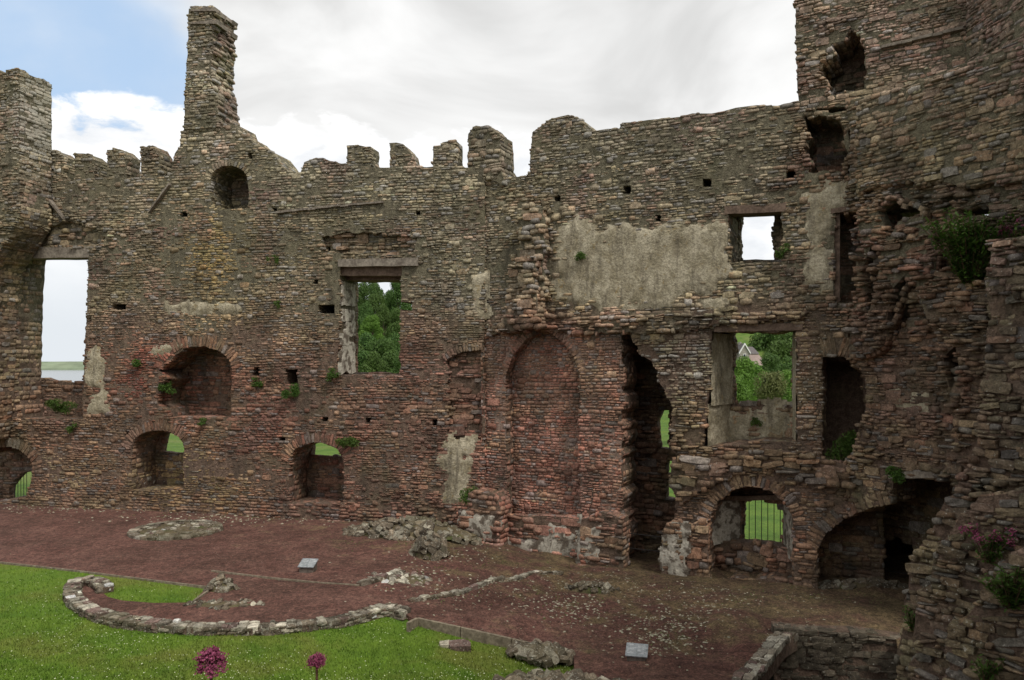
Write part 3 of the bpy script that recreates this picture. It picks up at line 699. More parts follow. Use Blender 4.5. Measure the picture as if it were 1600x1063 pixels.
rz_R = [(830, 420, 35, 110, 4.5), (900, 505, 160, 18, 4), (1150, 500, 120, 10, 3), (1060, 720, 50, 70, 4), (1020, 560, 40, 40, 3), (1290, 230, 50, 60, 4), (1180, 730, 130, 30, 3), (1320, 560, 40, 300, 3), (1240, 300, 60, 30, 2.5)]
pl_R = [[(862, 365), (905, 340), (945, 345), (975, 342), (1000, 360), (1040, 350), (1075, 345), (1120, 345), (1134, 362), (1136, 420), (1130, 455), (1100, 462), (1070, 458), (1048, 478), (1012, 482), (960, 482), (900, 486), (866, 470)],
        [(1090, 468), (1140, 458), (1146, 472), (1120, 480)], [(1255, 300), (1300, 282), (1330, 280), (1328, 322), (1300, 326), (1300, 470), (1262, 440), (1250, 360)]]
red_zone = [(757, 516), (820, 512), (975, 520), (975, 800), (757, 800)]
redP = Poly(red_zone)
arcs_R = ((arc(1104, 1243, 828, 758, 11), 34, .34), ([(1272, 864), (1289, 834), (1317, 812)], 10, .4), ([(1285, 557), (1306, 553), (1330, 560), (1349, 578)], 12, .5))
RR = [ring_poly(WR, c, h) for c, n, h in arcs_R]
ra = [ring_poly(WR, c, .26) for c in ([(792, 582), (800, 556), (822, 530), (842, 516)], [(858, 518), (880, 534), (898, 558), (906, 582)])]
base_ok = noplaster(pl_R, rough_fn(rz_R))
face_stones(msR, WR, 0, outR, HR+HRp+RR, .05, .12, wr=(1.3, 3.6), prot=.022, ok=lambda x, y: 0 if redP.has(x, y) else base_ok(x, y), seed=71)
rp = WR.poly(red_zone)
face_stones(msR, WR, -.026, rp, HR+HRp+ra, .06, .125, wr=(1.2, 2.8), prot=.018, seed=72, gap=.024)
patch(WR, [(758, 520), (815, 514), (794, 556), (790, 584), (791, 800), (758, 800)], -.006, .0, 'pier_bedding', M['pink'], rng_, 1, .5, .01)
patch(WR, [(907, 584), (900, 556), (886, 536), (870, 520), (971, 524), (971, 800), (908, 800)], -.006, .0, 'pier_bedding', M['pink'], rng_, 2, .5, .01)
a1b = WR.poly([(785, 810), (912, 810), (912, 505), (785, 505)], .45)
slab(WR, a1b, [], .425, .45, 'blocking_bedding', M['pink'], rng_)
face_stones(msR, WR, .402, a1b, [], .06, .125, wr=(1.0, 2.6), prot=.02, seed=73, gap=.02, only=px_in([h_a1], 6))
face_stones(msR, WR, 1.3, outR2, HR2, .09, .2, prot=.035, seed=74, only=px_in(HR and big_R[1:], 10))
plw3 = Poly([(1095, 520), (1146, 520), (1146, 640), (1110, 700), (1095, 700)])
for k, h in enumerate(HR): lining(msR, WR, h, 0, .45 if k == 0 else 1.3, True, skip=(lambda x, y: plw3.has(x, y)) if k == 2 else None, solid=(outR, HR))
for h in HR2[:5]: lining(msR, WR, h, 1.3, 1.9, True, prot=.05)
face_stones(msR, WR, 3.0, out4, HR3, .09, .2, prot=.12, seed=76); lining(msR, WR, ch3, 1.9, 3.0, True, prot=.09)
face_stones(msR, WR, 1.9, out3, [ch3], .09, .2, prot=.05, seed=77, only=px_in([h_ch], 4)); lining(msR, WR, ni2, 1.3, 1.9, True, prot=.05)
lining(msR, WR, outR, 0, 1.3, False, solid=(outR, HR))
for i, pl in enumerate(pl_R): patch(WR, pl, -.042, .0, 'plaster_patch', M['plaster'], rng_, 400+i)
patch(WR, [(1108, 700), (1180, 694), (1242, 696), (1240, 640), (1200, 640), (1120, 640)], 1.24, 1.305, 'plaster_patch', M['plaster'], rng_, 410)
# reveals: window plaster, left and right
def reveal(W, x, y0, y1, d0, d1, off, parent, mat='plaster', seed=1, side=1):
    r = random.Random(seed); a, b = W.uv(x, y1), W.uv(x, y0); n = 14; ringp = []
    for q in range(n*2):
        t = q/(n*2)*2*math.pi; sq = max(abs(math.cos(t)), abs(math.sin(t)))
        ringp.append((d0+(d1-d0)*(.5+.5*math.sin(t)/sq*r.uniform(.8, 1)), a[1]+(b[1]-a[1])*(.5+.5*math.cos(t)/sq*r.uniform(.9, 1))))
    m = 2*n
    mesh_obj('reveal_plaster', [W.pt(a[0]+off, z, d)-parent.location for d, z in ringp]+[W.pt(a[0]+off-.16*side, z, d)-parent.location for d, z in ringp],
             [tuple(range(m-1, -1, -1))]+[(i, (i+1) % m, (i+1) % m+m, i+m) for i in range(m)], M[mat], parent)
def splay(W, xf, xb, y0, y1, d0, d1, parent, mat='plaster', seed=1):
    """plastered splayed reveal: a wedge from the front edge of the opening to its back"""
    uf, zb = W.uv(xf, y1, d0); ub, _ = W.uv(xb, y1, d1); zt = W.uv(xf, y0, d0)[1]; n, m = 7, 12; V = []; r = random.Random(seed); sg = 1 if ub > uf else -1
    for i in range(n+1):
        for j in range(m+1):
            t, q = i/n, j/m; o = sg*(.03*noise.noise((t*3, q*6, seed))+r.uniform(-.008, .008)); V.append(W.pt(uf+(ub-uf)*t+o, zb+(zt-zb)*q+(.04*noise.noise((t*4, q*9, seed+5)) if j in (0, m) else 0), d0+(d1-d0)*t)-parent.location)
    Fc = [(i*(m+1)+j, (i+1)*(m+1)+j, (i+1)*(m+1)+j+1, i*(m+1)+j+1) for i in range(n) for j in range(m)]; k = len(V)
    V += [W.pt(uf-sg*.12, zb, d1)-parent.location, W.pt(uf-sg*.12, zt, d1)-parent.location]
    Fc += [(i*(m+1)+m, (i+1)*(m+1)+m, k+1) for i in range(n)]+[((i+1)*(m+1), i*(m+1), k) for i in range(n)]
    mesh_obj('reveal_plaster', V, Fc, M[mat], parent)
splay(WR, 1111, 1145, 521, 634, .10, 1.29, rng_, seed=3); splay(WR, 1106, 1141, 632, 698, .06, 1.29, rng_, seed=4)
splay(WR, 1244, 1238, 520, 692, .30, 1.29, rng_, seed=5); splay(WR, 1139, 1153, 336, 409, .25, 1.29, rng_, seed=8)
splay(WR, 1110, 1157, 786, 852, .45, 1.29, rng_, 'white', 6); splay(WR, 1239, 1224, 800, 880, .2, 1.29, rng_, 'white', 7)
# lintels
box_px(WR, 1116, (508, 505), 1254, (519, 516), -.05, .5, 'lintel', M['timber'], rng_, 11); box_px(WR, 1118, (508, 506), 1250, (517, 515), .52, 1.28, 'lintel', M['timber'], rng_, 12)
box_px(WR, 1132, (323, 317), 1228, (335, 330), -.03, .6, 'lintel', M['timber'], rng_, 13); box_px(WR, 1136, (323, 319), 1224, (333, 330), .62, 1.28, 'lintel', M['timber'], rng_, 14)
box_px(WR, 1298, (326, 320), 1340, (333, 328), -.05, .6, 'lintel', M['timber'], rng_, 15)
box_px(WR, 1303.5, (332, 332), 1312, (471, 471), .1, .35, 'door_post', M['timber'], rng_, 16)
box_px(WR, 1112, (776, 774), 1238, (783, 781), .95, 1.28, 'lintel', M['timber'], rng_, 17)
# arch rings
for curve, n, hg in arcs_R:
    ring(WR, msR, curve, n, hg, rng_)
voussoirs(msR, WR, 0, [(792, 582), (800, 556), (822, 530), (842, 516)], 15, .26, rng_, prot=.02)
voussoirs(msR, WR, 0, [(858, 518), (880, 534), (898, 558), (906, 582)], 13, .26, rng_, prot=.02)
# merlon at the junction
mj = rough(WR.poly([(733, 262), (790, 292), (784, 262), (785, 235), (783, 212), (768, 200), (746, 198), (734, 211)]), .16, .03, 33)
slab(WR, mj, [], -.10, .8, 'merlon', M['mortar'], rng_); face_stones(msR, WR, -.10, mj, [], .08, .17, prot=.04, seed=75); lining(msR, WR, mj, -.10, .8, False, prot=.04)
# torn stub of the lost cross wall
for i, (pl, d0) in enumerate((([(796, 500), (846, 500), (848, 440), (852, 380), (848, 322), (822, 318), (806, 345), (812, 380), (800, 420), (790, 470)], -.3), ([(776, 520), (846, 512), (840, 470), (836, 400), (822, 410), (818, 455), (792, 480)], -.52))):
    sp = rough(WR.poly(pl, d0), .2, .07, 80+i); slab(WR, sp, [], d0, .0 if i == 0 else -.301, 'wall_stub', M['mortar'], rng_)
    face_stones(msR, WR, d0, sp, [], .09, .2, prot=.11, seed=82+i, tilt=.08); lining(msR, WR, sp, d0, 0, False, prot=.08)
# torn ledge where the floor above broke away
for i, (pl, d0) in enumerate((([(756, 528), (800, 512), (900, 522), (980, 520), (1050, 520), (1118, 506), (1250, 500), (1262, 488), (1120, 484), (960, 494), (850, 492), (770, 508)], -.16),
                ([(1050, 720), (1110, 715), (1180, 704), (1250, 706), (1330, 730), (1330, 760), (1270, 765), (1236, 742), (1180, 730), (1110, 758), (1062, 790), (1046, 760)], -.12))):
    sp = rough(WR.poly(pl, d0), .2, .05, 90+i); slab(WR, sp, [], d0, 0, 'torn_ledge', M['mortar'], rng_)
    face_stones(msR, WR, d0, sp, [], .08, .2, prot=.10, seed=92+i, tilt=.1); lining(msR, WR, sp, d0, 0, False, prot=.08)
# plinths under the blocked arch and the whitewashed stump
for i, (pl, d0, mt) in enumerate((([(718, 960), (782, 960), (782, 800), (772, 772), (735, 768), (718, 800)], -.75, 'stone'), ([(776, 960), (908, 960), (912, 812), (860, 806), (776, 806)], -.18, 'stone'), ([(906, 960), (974, 960), (972, 812), (940, 800), (908, 812)], -.6, 'stone'),
                                 ([(1062, 960), (1110, 960), (1106, 830), (1098, 815), (1066, 822)], -.35, 'stone'), ([(1240, 960), (1280, 960), (1274, 855), (1240, 845)], -.1, 'stone'))):
    sp = rough(clampz(WR.poly(pl, d0), -1), .25, .04, 100+i); slab(WR, sp, [], d0, 0, 'plinth', M['mortar'], rng_)
    face_stones(msR, WR, d0, sp, [], .09, .2, prot=.05, seed=102+i); lining(msR, WR, sp, d0, 0, False, prot=.04)
patch(WR, [(786, 872), (905, 878), (902, 832), (880, 822), (850, 835), (786, 838)], -.26, -.18, 'whitewash', M['white'], rng_, 420)
patch(WR, [(726, 846), (764, 850), (770, 815), (750, 802), (726, 806)], -.84, -.75, 'whitewash', M['white'], rng_, 421)
patch(WR, [(909, 880), (938, 884), (934, 824), (908, 818)], -.69, -.6, 'whitewash', M['white'], rng_, 422)
sp = rough(clampz(WR.poly([(1034, 960), (1064, 960), (1065, 826), (1058, 817), (1042, 818), (1036, 828)], -.45), -1), .2, .03, 8)
slab(WR, sp, [], -.45, .6, 'stump', M['mortar'], rng_); face_stones(msR, WR, -.45, sp, [], .09, .2, prot=.03, seed=128); lining(msR, WR, sp, -.45, .5, False, prot=.04)
patch(WR, [(1037, 900), (1060, 900), (1062, 832), (1039, 830)], -.5, -.47, 'whitewash', M['white'], rng_, 423)
# iron grille of the ground floor window and sill rubble
grille(WR, 1156, 1224, 775, 856, 7, 1.42, rng_, rails=(.06, .97))
sp = rough(clampz(WR.poly([(1108, 960), (1240, 960), (1240, 858), (1190, 850), (1140, 846), (1108, 850)], .8), -1), .2, .04, 9)
slab(WR, sp, [], .8, 1.3, 'window_sill_wall', M['mortar'], rng_); face_stones(msR, WR, .8, sp, [], .13, .26, wr=(1, 1.9), prot=.10, seed=120, tilt=.2)
msR.finish()

# ================================================================== TOWER SIDE WALL, coming forward on the right
tw = empty('tower_curtain_wall', 'broken curtain wall with eroded rubble face and vaulted passage beside the barred window', 'wall', loc=(10, 17.5, 0))
msT = Masonry(tw, 31)
oT = [(1326, 960), (1326, 160), (1352, 152), (1400, 140), (1450, 122), (1510, 98), (1560, 78), (1620, 50), (1760, 20), (1760, 960)]
outT = rough(clampz(WT.poly(oT), -1.2), .3, .04, 23)
h_vt = [(1200, 990), (1420, 990), (1440, 930), (1492, 840), (1492, 750), (1394, 748), (1392, 784), (1360, 792), (1320, 808), (1200, 830)]
h_nt = [(1300, 722), (1330, 722), (1338, 680), (1352, 640), (1353, 600), (1346, 578), (1330, 565), (1300, 560)]
h_dt = [(1300, 472), (1339, 472), (1339, 330), (1300, 330)]
h_ht = [(1300, 274), (1328, 272), (1328, 205), (1320, 195), (1300, 195)]
POCK = ([(1372, 330), (1400, 312), (1446, 318), (1440, 338), (1404, 346), (1390, 372)], [(1386, 500), (1396, 452), (1412, 432), (1430, 452), (1424, 492), (1404, 520)], [(1348, 420), (1362, 380), (1376, 400), (1366, 470), (1352, 490)], [(1496, 330), (1540, 318), (1548, 336), (1508, 344)], [(1474, 560), (1492, 540), (1500, 580), (1486, 610)])
HT = [hole(WT, h, 330+i) for i, h in enumerate((h_vt, h_nt, h_dt, h_ht)+POCK)]
slab(WT, outT, HT, 0, 1.0, 'wall_core', M['mortar'], tw)
outT2 = clampz(WT.poly([(1275, 990), (1275, 480), (1760, 300), (1760, 990)], 2.6), -1.2)
hv2 = hole(WT, [(1352, 935), (1442, 935), (1438, 870), (1420, 846), (1395, 838), (1366, 850), (1354, 880)], 350, 2.6)
slab(WT, outT2, [hv2], 2.6, 3.0, 'passage_back', M['mortar'], tw)
zc_ = WT.uv(1450, 745, 1)[1]
slab(WT, [(-1.5, zc_), (4.5, zc_), (4.5, zc_+.4), (-1.5, zc_+.4)], [], .95, 6, 'passage_ceiling', M['mortar'], tw)
slab(WT, clampz(WT.poly([(1300, 990), (1300, 700), (1760, 700), (1760, 990)], 5.6), -1.2), [], 5.6, 5.9, 'passage_end', M['mortar'], tw)
def plate(P, Q, z0, z1, th, name, parent):
    P, Q = Vector(P).to_3d(), Vector(Q).to_3d(); n = Vector((-(Q-P).y, (Q-P).x, 0)).normalized()*th; z = Vector((0, 0, z0)); Z = Vector((0, 0, z1)); l = parent.location
    mesh_obj(name, [P+z-l, Q+z-l, Q+Z-l, P+Z-l, P+n+z-l, Q+n+z-l, Q+n+Z-l, P+n+Z-l], [(0, 1, 2, 3), (7, 6, 5, 4), (0, 4, 5, 1), (1, 5, 6, 2), (2, 6, 7, 3), (3, 7, 4, 0)], M['mortar'], parent)
pA = WT.pt(-1.6, 0, 1.9); pB = WT.pt(-1.6, 0, 6); plate(pA.xy, pB.xy, -1.2, zc_+.3, .2, 'passage_side', tw)
pA = WT.pt(4.4, 0, .9); pB = WT.pt(4.4, 0, 6); plate(pA.xy, pB.xy, -1.2, zc_+.3, .2, 'passage_side', tw)
rz_T = [(1380, 420, 70, 110, 6), (1440, 310, 130, 30, 5), (1500, 480, 70, 90, 5), (1500, 620, 40, 120, 4), (1345, 520, 30, 60, 4), (1350, 700, 50, 60, 3), (1550, 400, 90, 80, 4)]
face_stones(msT, WT, 0, outT, HT, .05, .135, wr=(1.3, 3.4), prot=.04, ok=rough_fn(rz_T), seed=130, ur=(-.2, 6.2))
for h in HT: lining(msT, WT, h, 0, 1.0, True, prot=.05, solid=(outT, HT))
face_stones(msT, WT, 2.6, outT2, [hv2], .10, .22, prot=.03, seed=131, only=px_in([h_vt], 5))
# overhanging torn rubble
for i, (pl, d0) in enumerate((([(1340, 300), (1400, 285), (1500, 290), (1620, 275), (1760, 260), (1760, 90), (1620, 56), (1510, 100), (1400, 142), (1340, 160)], -.28),
        ([(1335, 560), (1360, 500), (1352, 420), (1340, 340), (1380, 300), (1440, 330), (1462, 400), (1450, 470), (1420, 440), (1400, 490), (1380, 540)], -.35),
        ([(1470, 745), (1500, 690), (1470, 600), (1462, 520), (1440, 470), (1470, 420), (1540, 400), (1640, 420), (1640, 800), (1500, 760)], -.45))):
    sp = rough(WT.poly(pl, d0), .27, .08, 140+i); pk = [rough(WT.poly(q, d0), .2, .03, 7) for q in POCK]; slab(WT, sp, pk, d0, 0, 'torn_face', M['mortar'], tw)
    face_stones(msT, WT, d0, sp, pk, .05, .135, wr=(1.3, 3.4), prot=.045 if i == 0 else .15, seed=142+i, tilt=.04 if i == 0 else .12, ur=(-.5, 6.2)); lining(msT, WT, sp, d0, 0, False, prot=.1)
patch(WT, [(1380, 606), (1396, 598), (1412, 600), (1424, 612), (1438, 622), (1442, 640), (1428, 646), (1412, 652), (1396, 644), (1384, 630)], -.045, 0, 'plaster_patch', M['plaster'], tw, 430)
ring(WT, msT, [(1318, 810), (1360, 793), (1392, 786)], 9, .4, tw)
box_px(WT, 1388, (748, 747), 1500, (738, 736), -.08, .9, 'passage_lintel', M['lintel'], tw, 19)
msT.finish()

# ================================================================== GREAT TOWER above
gt = empty('great_tower', 'tall grey pink rubble tower with torn dark cavity rising over the curtain wall', 'tower', loc=(10, 19.5, 0))
msG = Masonry(gt, 41)
pA, pB, pC = (.3683*20.75, 20.75), (.5917*18.6, 18.6), (.76*14.6, 14.6)
W1_, W2_ = Wall(pA, pB), Wall(pB, pC)
h_h2 = [(1294, 148), (1352, 140), (1352, 72), (1340, 48), (1326, 44), (1318, 66), (1296, 70), (1304, 86), (1280, 100), (1278, 118), (1292, 124)]
g1 = rough(W1_.poly([(1251, 172), (1346, 166), (1346, 330), (1510, 330), (1510, -90), (1241, -90), (1244, 60), (1248, 158)]), .3, .025, 7); gh = hole(W1_, h_h2, 8, 0, .2, .05)
slab(W1_, g1, [gh], 0, 1.4, 'tower_face', M['mortar'], gt); slab(W1_, W1_.poly([(1265, 165), (1365, 160), (1365, 330), (1500, 330), (1500, -90), (1265, -90)]), [], 1.41, 3, 'tower_core', M['mortar'], gt)
face_stones(msG, W1_, 0, g1, [gh], .05, .12, wr=(1.3, 3.6), prot=.03, ok=rough_fn([(1300, 100, 40, 60, 3)]), seed=150, zr=(10, 30)); lining(msG, W1_, gh, 0, 1.4, True, prot=.08); lining(msG, W1_, g1, 0, 1.4, False)
face_stones(msG, W1_, 1.41, g1, [], .1, .2, prot=.05, seed=152, only=px_in([h_h2], 4))
strip(W1_, (1378, 74), (1506, 44), .07, .14, 'drip_stone', gt, n=8, seed=9)
g2 = rough(W2_.poly([(1512, 330), (1740, 330), (1740, -90), (1508, -90)]), .3, .02, 9); gs = W2_.poly(rect(1535, 52, 1545, 74)); 
slab(W2_, g2, [gs], 0, 1.2, 'tower_flank', M['mortar'], gt); face_stones(msG, W2_, 0, g2, [gs], .05, .12, wr=(1.3, 3.6), prot=.03, seed=151, zr=(9, 30), ur=(0, 5))
msG.finish()

# ================================================================== NEAR BROKEN WALL, lower right
nw = empty('broken_wall_end', 'dark broken end of a thick rubble wall overgrown with pink valerian and leaves', 'wall', loc=(8, 12, 0))
msN = Masonry(nw, 51)
WN = Wall((6.6, 13.4), (9.4, 9.6))
oN = [(1398, 1200), (1402, 1063), (1406, 1000), (1418, 900), (1438, 852), (1468, 800), (1502, 748), (1528, 690), (1538, 600), (1546, 470), (1544, 372), (1600, 366), (1655, 362), (1662, -200), (1900, -200), (1900, 1200)]  # unseen part past the right frame edge is raised to shade the lower right
outN = rough(WN.poly(oN), .22, .06, 24)
outN = [(u, max(-2.3, z)) for u, z in outN]
slab(WN, outN, [], 0, 1.6, 'wall_core', M['mortar'], nw)
face_stones(msN, WN, 0, outN, [], .055, .15, wr=(1.1, 3.2), prot=.07, ok=rough_fn([(1500, 850, 80, 120, 2.2)]), seed=160, tilt=.09, ur=(-.3, 4.6)); lining(msN, WN, outN, 0, 1.6, False, prot=.06)
for i, (pl, d0) in enumerate((([(1420, 1200), (1430, 960), (1470, 860), (1530, 780), (1620, 760), (1860, 800), (1860, 1200)], -.4), ([(1470, 1200), (1480, 1000), (1560, 880), (1700, 850), (1860, 900), (1860, 1200)], -.8), ([(1556, 380), (1700, 366), (1700, 470), (1600, 470), (1560, 440)], -.3))):
    sp = rough(WN.poly(pl, d0), .2, .07, 170+i); sp = [(u, max(-2.3, z)) for u, z in sp]
    slab(WN, sp, [], d0, 0 if i != 1 else -.401, 'torn_face', M['mortar'], nw); face_stones(msN, WN, d0, sp, [], .055, .15, wr=(1.1, 3.2), prot=.09, seed=172+i, tilt=.12, ur=(-.3, 4.6)); lining(msN, WN, sp, d0, 0, False, prot=.08)
msN.finish()

# ================================================================== SHADE WALLS beside and behind the viewer (unseen, added to darken the court)
kp = empty('shade_wall', 'high plain unseen wall added to shade the court', 'wall', loc=(9, 3, 0)); kp['kind'] = 'thing'
for A_, B_, h_ in (((9.7, 10.6), (9.2, -5), 19), ((9.2, -5), (-13, -6.5), 9)):
    WK = Wall(A_, B_); WK.inw = -WK.inw if WK.inw.dot(Vector((0, 0, 0))-WK.A) > 0 else WK.inw
    slab(WK, rough([(0, -2), (WK.L, -2), (WK.L, h_), (0, h_)], .8, .1, 3), [], 0, 1.6, 'wall_core', M['mortar'], kp)

# ================================================================== GROUND
lawn_px = [(-90, 868), (0, 879), (120, 893), (240, 908), (326, 918), (312, 930), (300, 941), (240, 943), (190, 938), (168, 932), (160, 925), (150, 914), (125, 914), (114, 925), (118, 944), (150, 964), (210, 977), (290, 983), (370, 983), (450, 977), (530, 967), (600, 953), (630, 958), (640, 964), (650, 968), (760, 992), (896, 1022), (900, 1075), (890, 1200), (-600, 1200), (-600, 868)]
lawn_xy = [G(x, y)[:2] for x, y in lawn_px]; LP = Poly(lawn_xy)
pit_xy = [G(x, y)[:2] for x, y in ((1232, 992), (1400, 1002), (1420, 1120), (1150, 1120), (1158, 1066))]; PP = Poly(pit_xy)
def lawn_z(x, y): return gz(x, y)-.02-.16*smooths(-9, -1.5, x)*smooths(17.5, 15.5, y)
STEP = .2; x0_, x1_, y0_, y1_ = -22, 13, 5, 30
nx, ny = int((x1_-x0_)/STEP)+1, int((y1_-y0_)/STEP)+1
def gsurf(x, y):
    z = gz(x, y)+.035*noise.noise((x*.5, y*.5, 0))+.02*noise.noise((x*2, y*2, 3)); g = smooths(-3, 0, x)*smooths(12.5, 14.5, y)
    return z+g*(.10*noise.noise((x*.9, y*.9, 7))+.05*noise.noise((x*3, y*3, 9)))
lawn_in = [(max(-21.5, x), max(5.5, y)) for x, y in lawn_xy]; pit_in = [(x, max(5.5, y)) for x, y in pit_xy]
gp = [Vector(q) for q in lawn_in+pit_in]; na, nb = len(lawn_in), len(pit_in)
ge = [(i, (i+1) % na) for i in range(na)]+[(na+i, na+(i+1) % nb) for i in range(nb)]
LI, PI_ = Poly(lawn_in), Poly(pit_in)
for j in range(ny):
    for i in range(nx):
        x, y = x0_+i*STEP, y0_+j*STEP
        if LI.has(x, y) or PI_.has(x, y): continue
        gp.append(Vector((x+rnd.uniform(-.02, .02), y+rnd.uniform(-.02, .02))))
v, e, f, *_ = delaunay_2d_cdt(gp, ge, [], 0, 1e-4); Fq = []
for q in f:
    x, y = sum(v[i].x for i in q)/3, sum(v[i].y for i in q)/3
    if LI.has(x, y) or PI_.has(x, y): continue
    if any((Vector((x, y, 0))-W_.A).dot(W_.inw) > 1.6 and (Vector((x, y, 0))-W_.A).dot(W_.e) > -1 and (W_ is not WL or x < -.9) and (W_ is not WR or x < 8.9+.35*(y-21)) for W_ in (WL, WR)): continue
    Fq.append(tuple(q) if area2([v[i] for i in q]) > 0 else tuple(q[::-1]))
V = [(q.x, q.y, gsurf(q.x, q.y)) for q in v]
for k in range(na):                                    # the gravel edge drops behind kerb and footing
    a, b = lawn_in[k], lawn_in[(k+1) % na]; n = len(V)
    V += [(a[0], a[1], gsurf(*a)), (b[0], b[1], gsurf(*b)), (b[0], b[1], gsurf(*b)-.5), (a[0], a[1], gsurf(*a)-.5)]; Fq.append((n, n+1, n+2, n+3))
n = len(V); V += [(x, y, -2.1) for x, y in pit_in]; Fq.append(tuple(range(n, n+nb)))
# gravel colour: red gravel on the left, mossy trodden soil by the range wall
m, t, b = new_mat('court_gravel', .95); p = pos(t); sp_ = N(t, 'ShaderNodeSeparateXYZ'); t.links.new(p, sp_.inputs[0])
fine = tnoise(t, p, 46, 4, .7); med = tnoise(t, p, 1.3, 5, .6, .3); vor = N(t, 'ShaderNodeTexVoronoi'); vor.inputs['Scale'].default_value = 30; t.links.new(p, vor.inputs['Vector'])
m6 = tnoise(t, p, 5, 5, .7); m7 = tnoise(t, p, .45, 4, .6); v2 = N(t, 'ShaderNodeTexVoronoi'); v2.inputs['Scale'].default_value = 14; t.links.new(p, v2.inputs['Vector']); vb2 = N(t, 'ShaderNodeRGBToBW'); t.links.new(v2.outputs['Color'], vb2.inputs[0])
red = mix(t, sstep(t, med, .3, .7), (.122, .060, .049), (.182, .098, .080)); soil = mix(t, sstep(t, med, .35, .65), (.10, .07, .045), (.155, .125, .065))
vb = N(t, 'ShaderNodeRGBToBW'); t.links.new(vor.outputs['Color'], vb.inputs[0])
zone = sstep(t, math_(t, 'ADD', math_(t, 'ADD', math_(t, 'MULTIPLY', sp_.outputs[0], .10), math_(t, 'MULTIPLY', sp_.outputs[1], .11)), math_(t, 'MULTIPLY', math_(t, 'SUBTRACT', med, .5), 3.0)), 1.95, 2.75)
c = mix(t, math_(t, 'MULTIPLY', zone, .8), red, soil)
c = mix(t, 1.0, c, mix(t, vb.outputs[0], (.55, .55, .55), (1.5, 1.48, 1.45)), 'MULTIPLY'); c = mix(t, 1.0, c, mix(t, sstep(t, fine, .3, .7), (.7, .7, .7), (1.3, 1.3, 1.3)), 'MULTIPLY')
c = mix(t, 1.0, c, mix(t, sstep(t, m6, .32, .68), (.72, .72, .72), (1.25, 1.24, 1.22)), 'MULTIPLY'); c = mix(t, 1.0, c, mix(t, sstep(t, m7, .35, .65), (.82, .84, .80), (1.12, 1.10, 1.08)), 'MULTIPLY')
c = mix(t, 1.0, c, mix(t, vb2.outputs[0], (.70, .70, .70), (1.34, 1.32, 1.3)), 'MULTIPLY')
t.links.new(c, b.inputs['Base Color']); bump(t, b, math_(t, 'ADD', math_(t, 'ADD', fine, vb.outputs[0]), m6), 1.0, .04); M['court'] = m
ct = mesh_obj('gravel_court', V, Fq, M['court'], smooth=True, kind='structure')
# lawn sheet
bx = LP.b; V = []; Fq = []; S2 = .2; x0_, y0_ = max(-22, bx[0]), 7.2; nx, ny = int((4-x0_)/S2)+1, int((bx[3]-y0_)/S2)+2
pts = [Vector((x, y)) for x, y in lawn_xy]
r = random.Random(9); n0 = len(pts)
for j in range(ny):
    for i in range(nx):
        x, y = x0_+i*S2, y0_+j*S2
        if LP.has(x, y) and edge_dist(lawn_xy, x, y) > .08: pts.append(Vector((x, y)))
v, e, f, *_ = delaunay_2d_cdt(pts, [(i, (i+1) % n0) for i in range(n0)], [], 0, 1e-5)
keep = [tuple(q) if area2([v[i] for i in q]) > 0 else tuple(q[::-1]) for q in f if LP.has(sum(v[i].x for i in q)/3, sum(v[i].y for i in q)/3)]
mesh_obj('lawn', [(q.x, q.y, lawn_z(q.x, q.y)+.03*noise.noise((q.x*.8, q.y*.8, 4))) for q in v], keep, M['lawn'], smooth=True, kind='structure')
# grass blades and daisies
def scatter_lawn(n, fn, seed, dens=None):
    r = random.Random(seed); V = []; Fc = []; k = 0
    while k < n:
        px, py = r.uniform(-60, 960), 868+(1105-868)*r.random()**.85
        x, y, _ = G(px, py)
        if not LP.has(x, y): k += .2; continue
        if dens and r.random() > dens(x, y): k += .3; continue
        fn(V, Fc, x, y, lawn_z(x, y)+.03*noise.noise((x*.8, y*.8, 4)), r); k += 1
    return V, Fc
def blade(V, Fc, x, y, z, r):
    a = r.uniform(0, 6.28); h = r.uniform(.025, .06); q = r.uniform(.006, .012); b = len(V); lx, ly = r.uniform(-.03, .03), r.uniform(-.03, .03)
    V += [(x-q*math.cos(a), y-q*math.sin(a), z-.005), (x+q*math.cos(a), y+q*math.sin(a), z-.005), (x+lx, y+ly, z+h)]; Fc.append((b, b+1, b+2))
V, Fc = scatter_lawn(70000, blade, 3); mesh_obj('grass', V, Fc, M['blade'], kind='stuff', label='short green lawn grass around the curved low wall', category='grass')
def daisy(V, Fc, x, y, z, r):
    b = len(V); q = r.uniform(.006, .0125); h = r.uniform(.035, .06); a = r.uniform(-.3, .3)
    V += [(x+q*math.cos(k*math.pi/3), y+q*math.sin(k*math.pi/3), z+h+a*q*math.sin(k)) for k in range(6)]; Fc.append(tuple(range(b, b+6)))
V, Fc = scatter_lawn(3400, daisy, 4, lambda x, y: .12+max(0, 1.8*noise.noise((x*.5, y*.5, 2))+.35)); mesh_obj('daisies', V, Fc, M['petal'], kind='stuff', label='small white daisies scattered over the lawn', category='daisies')
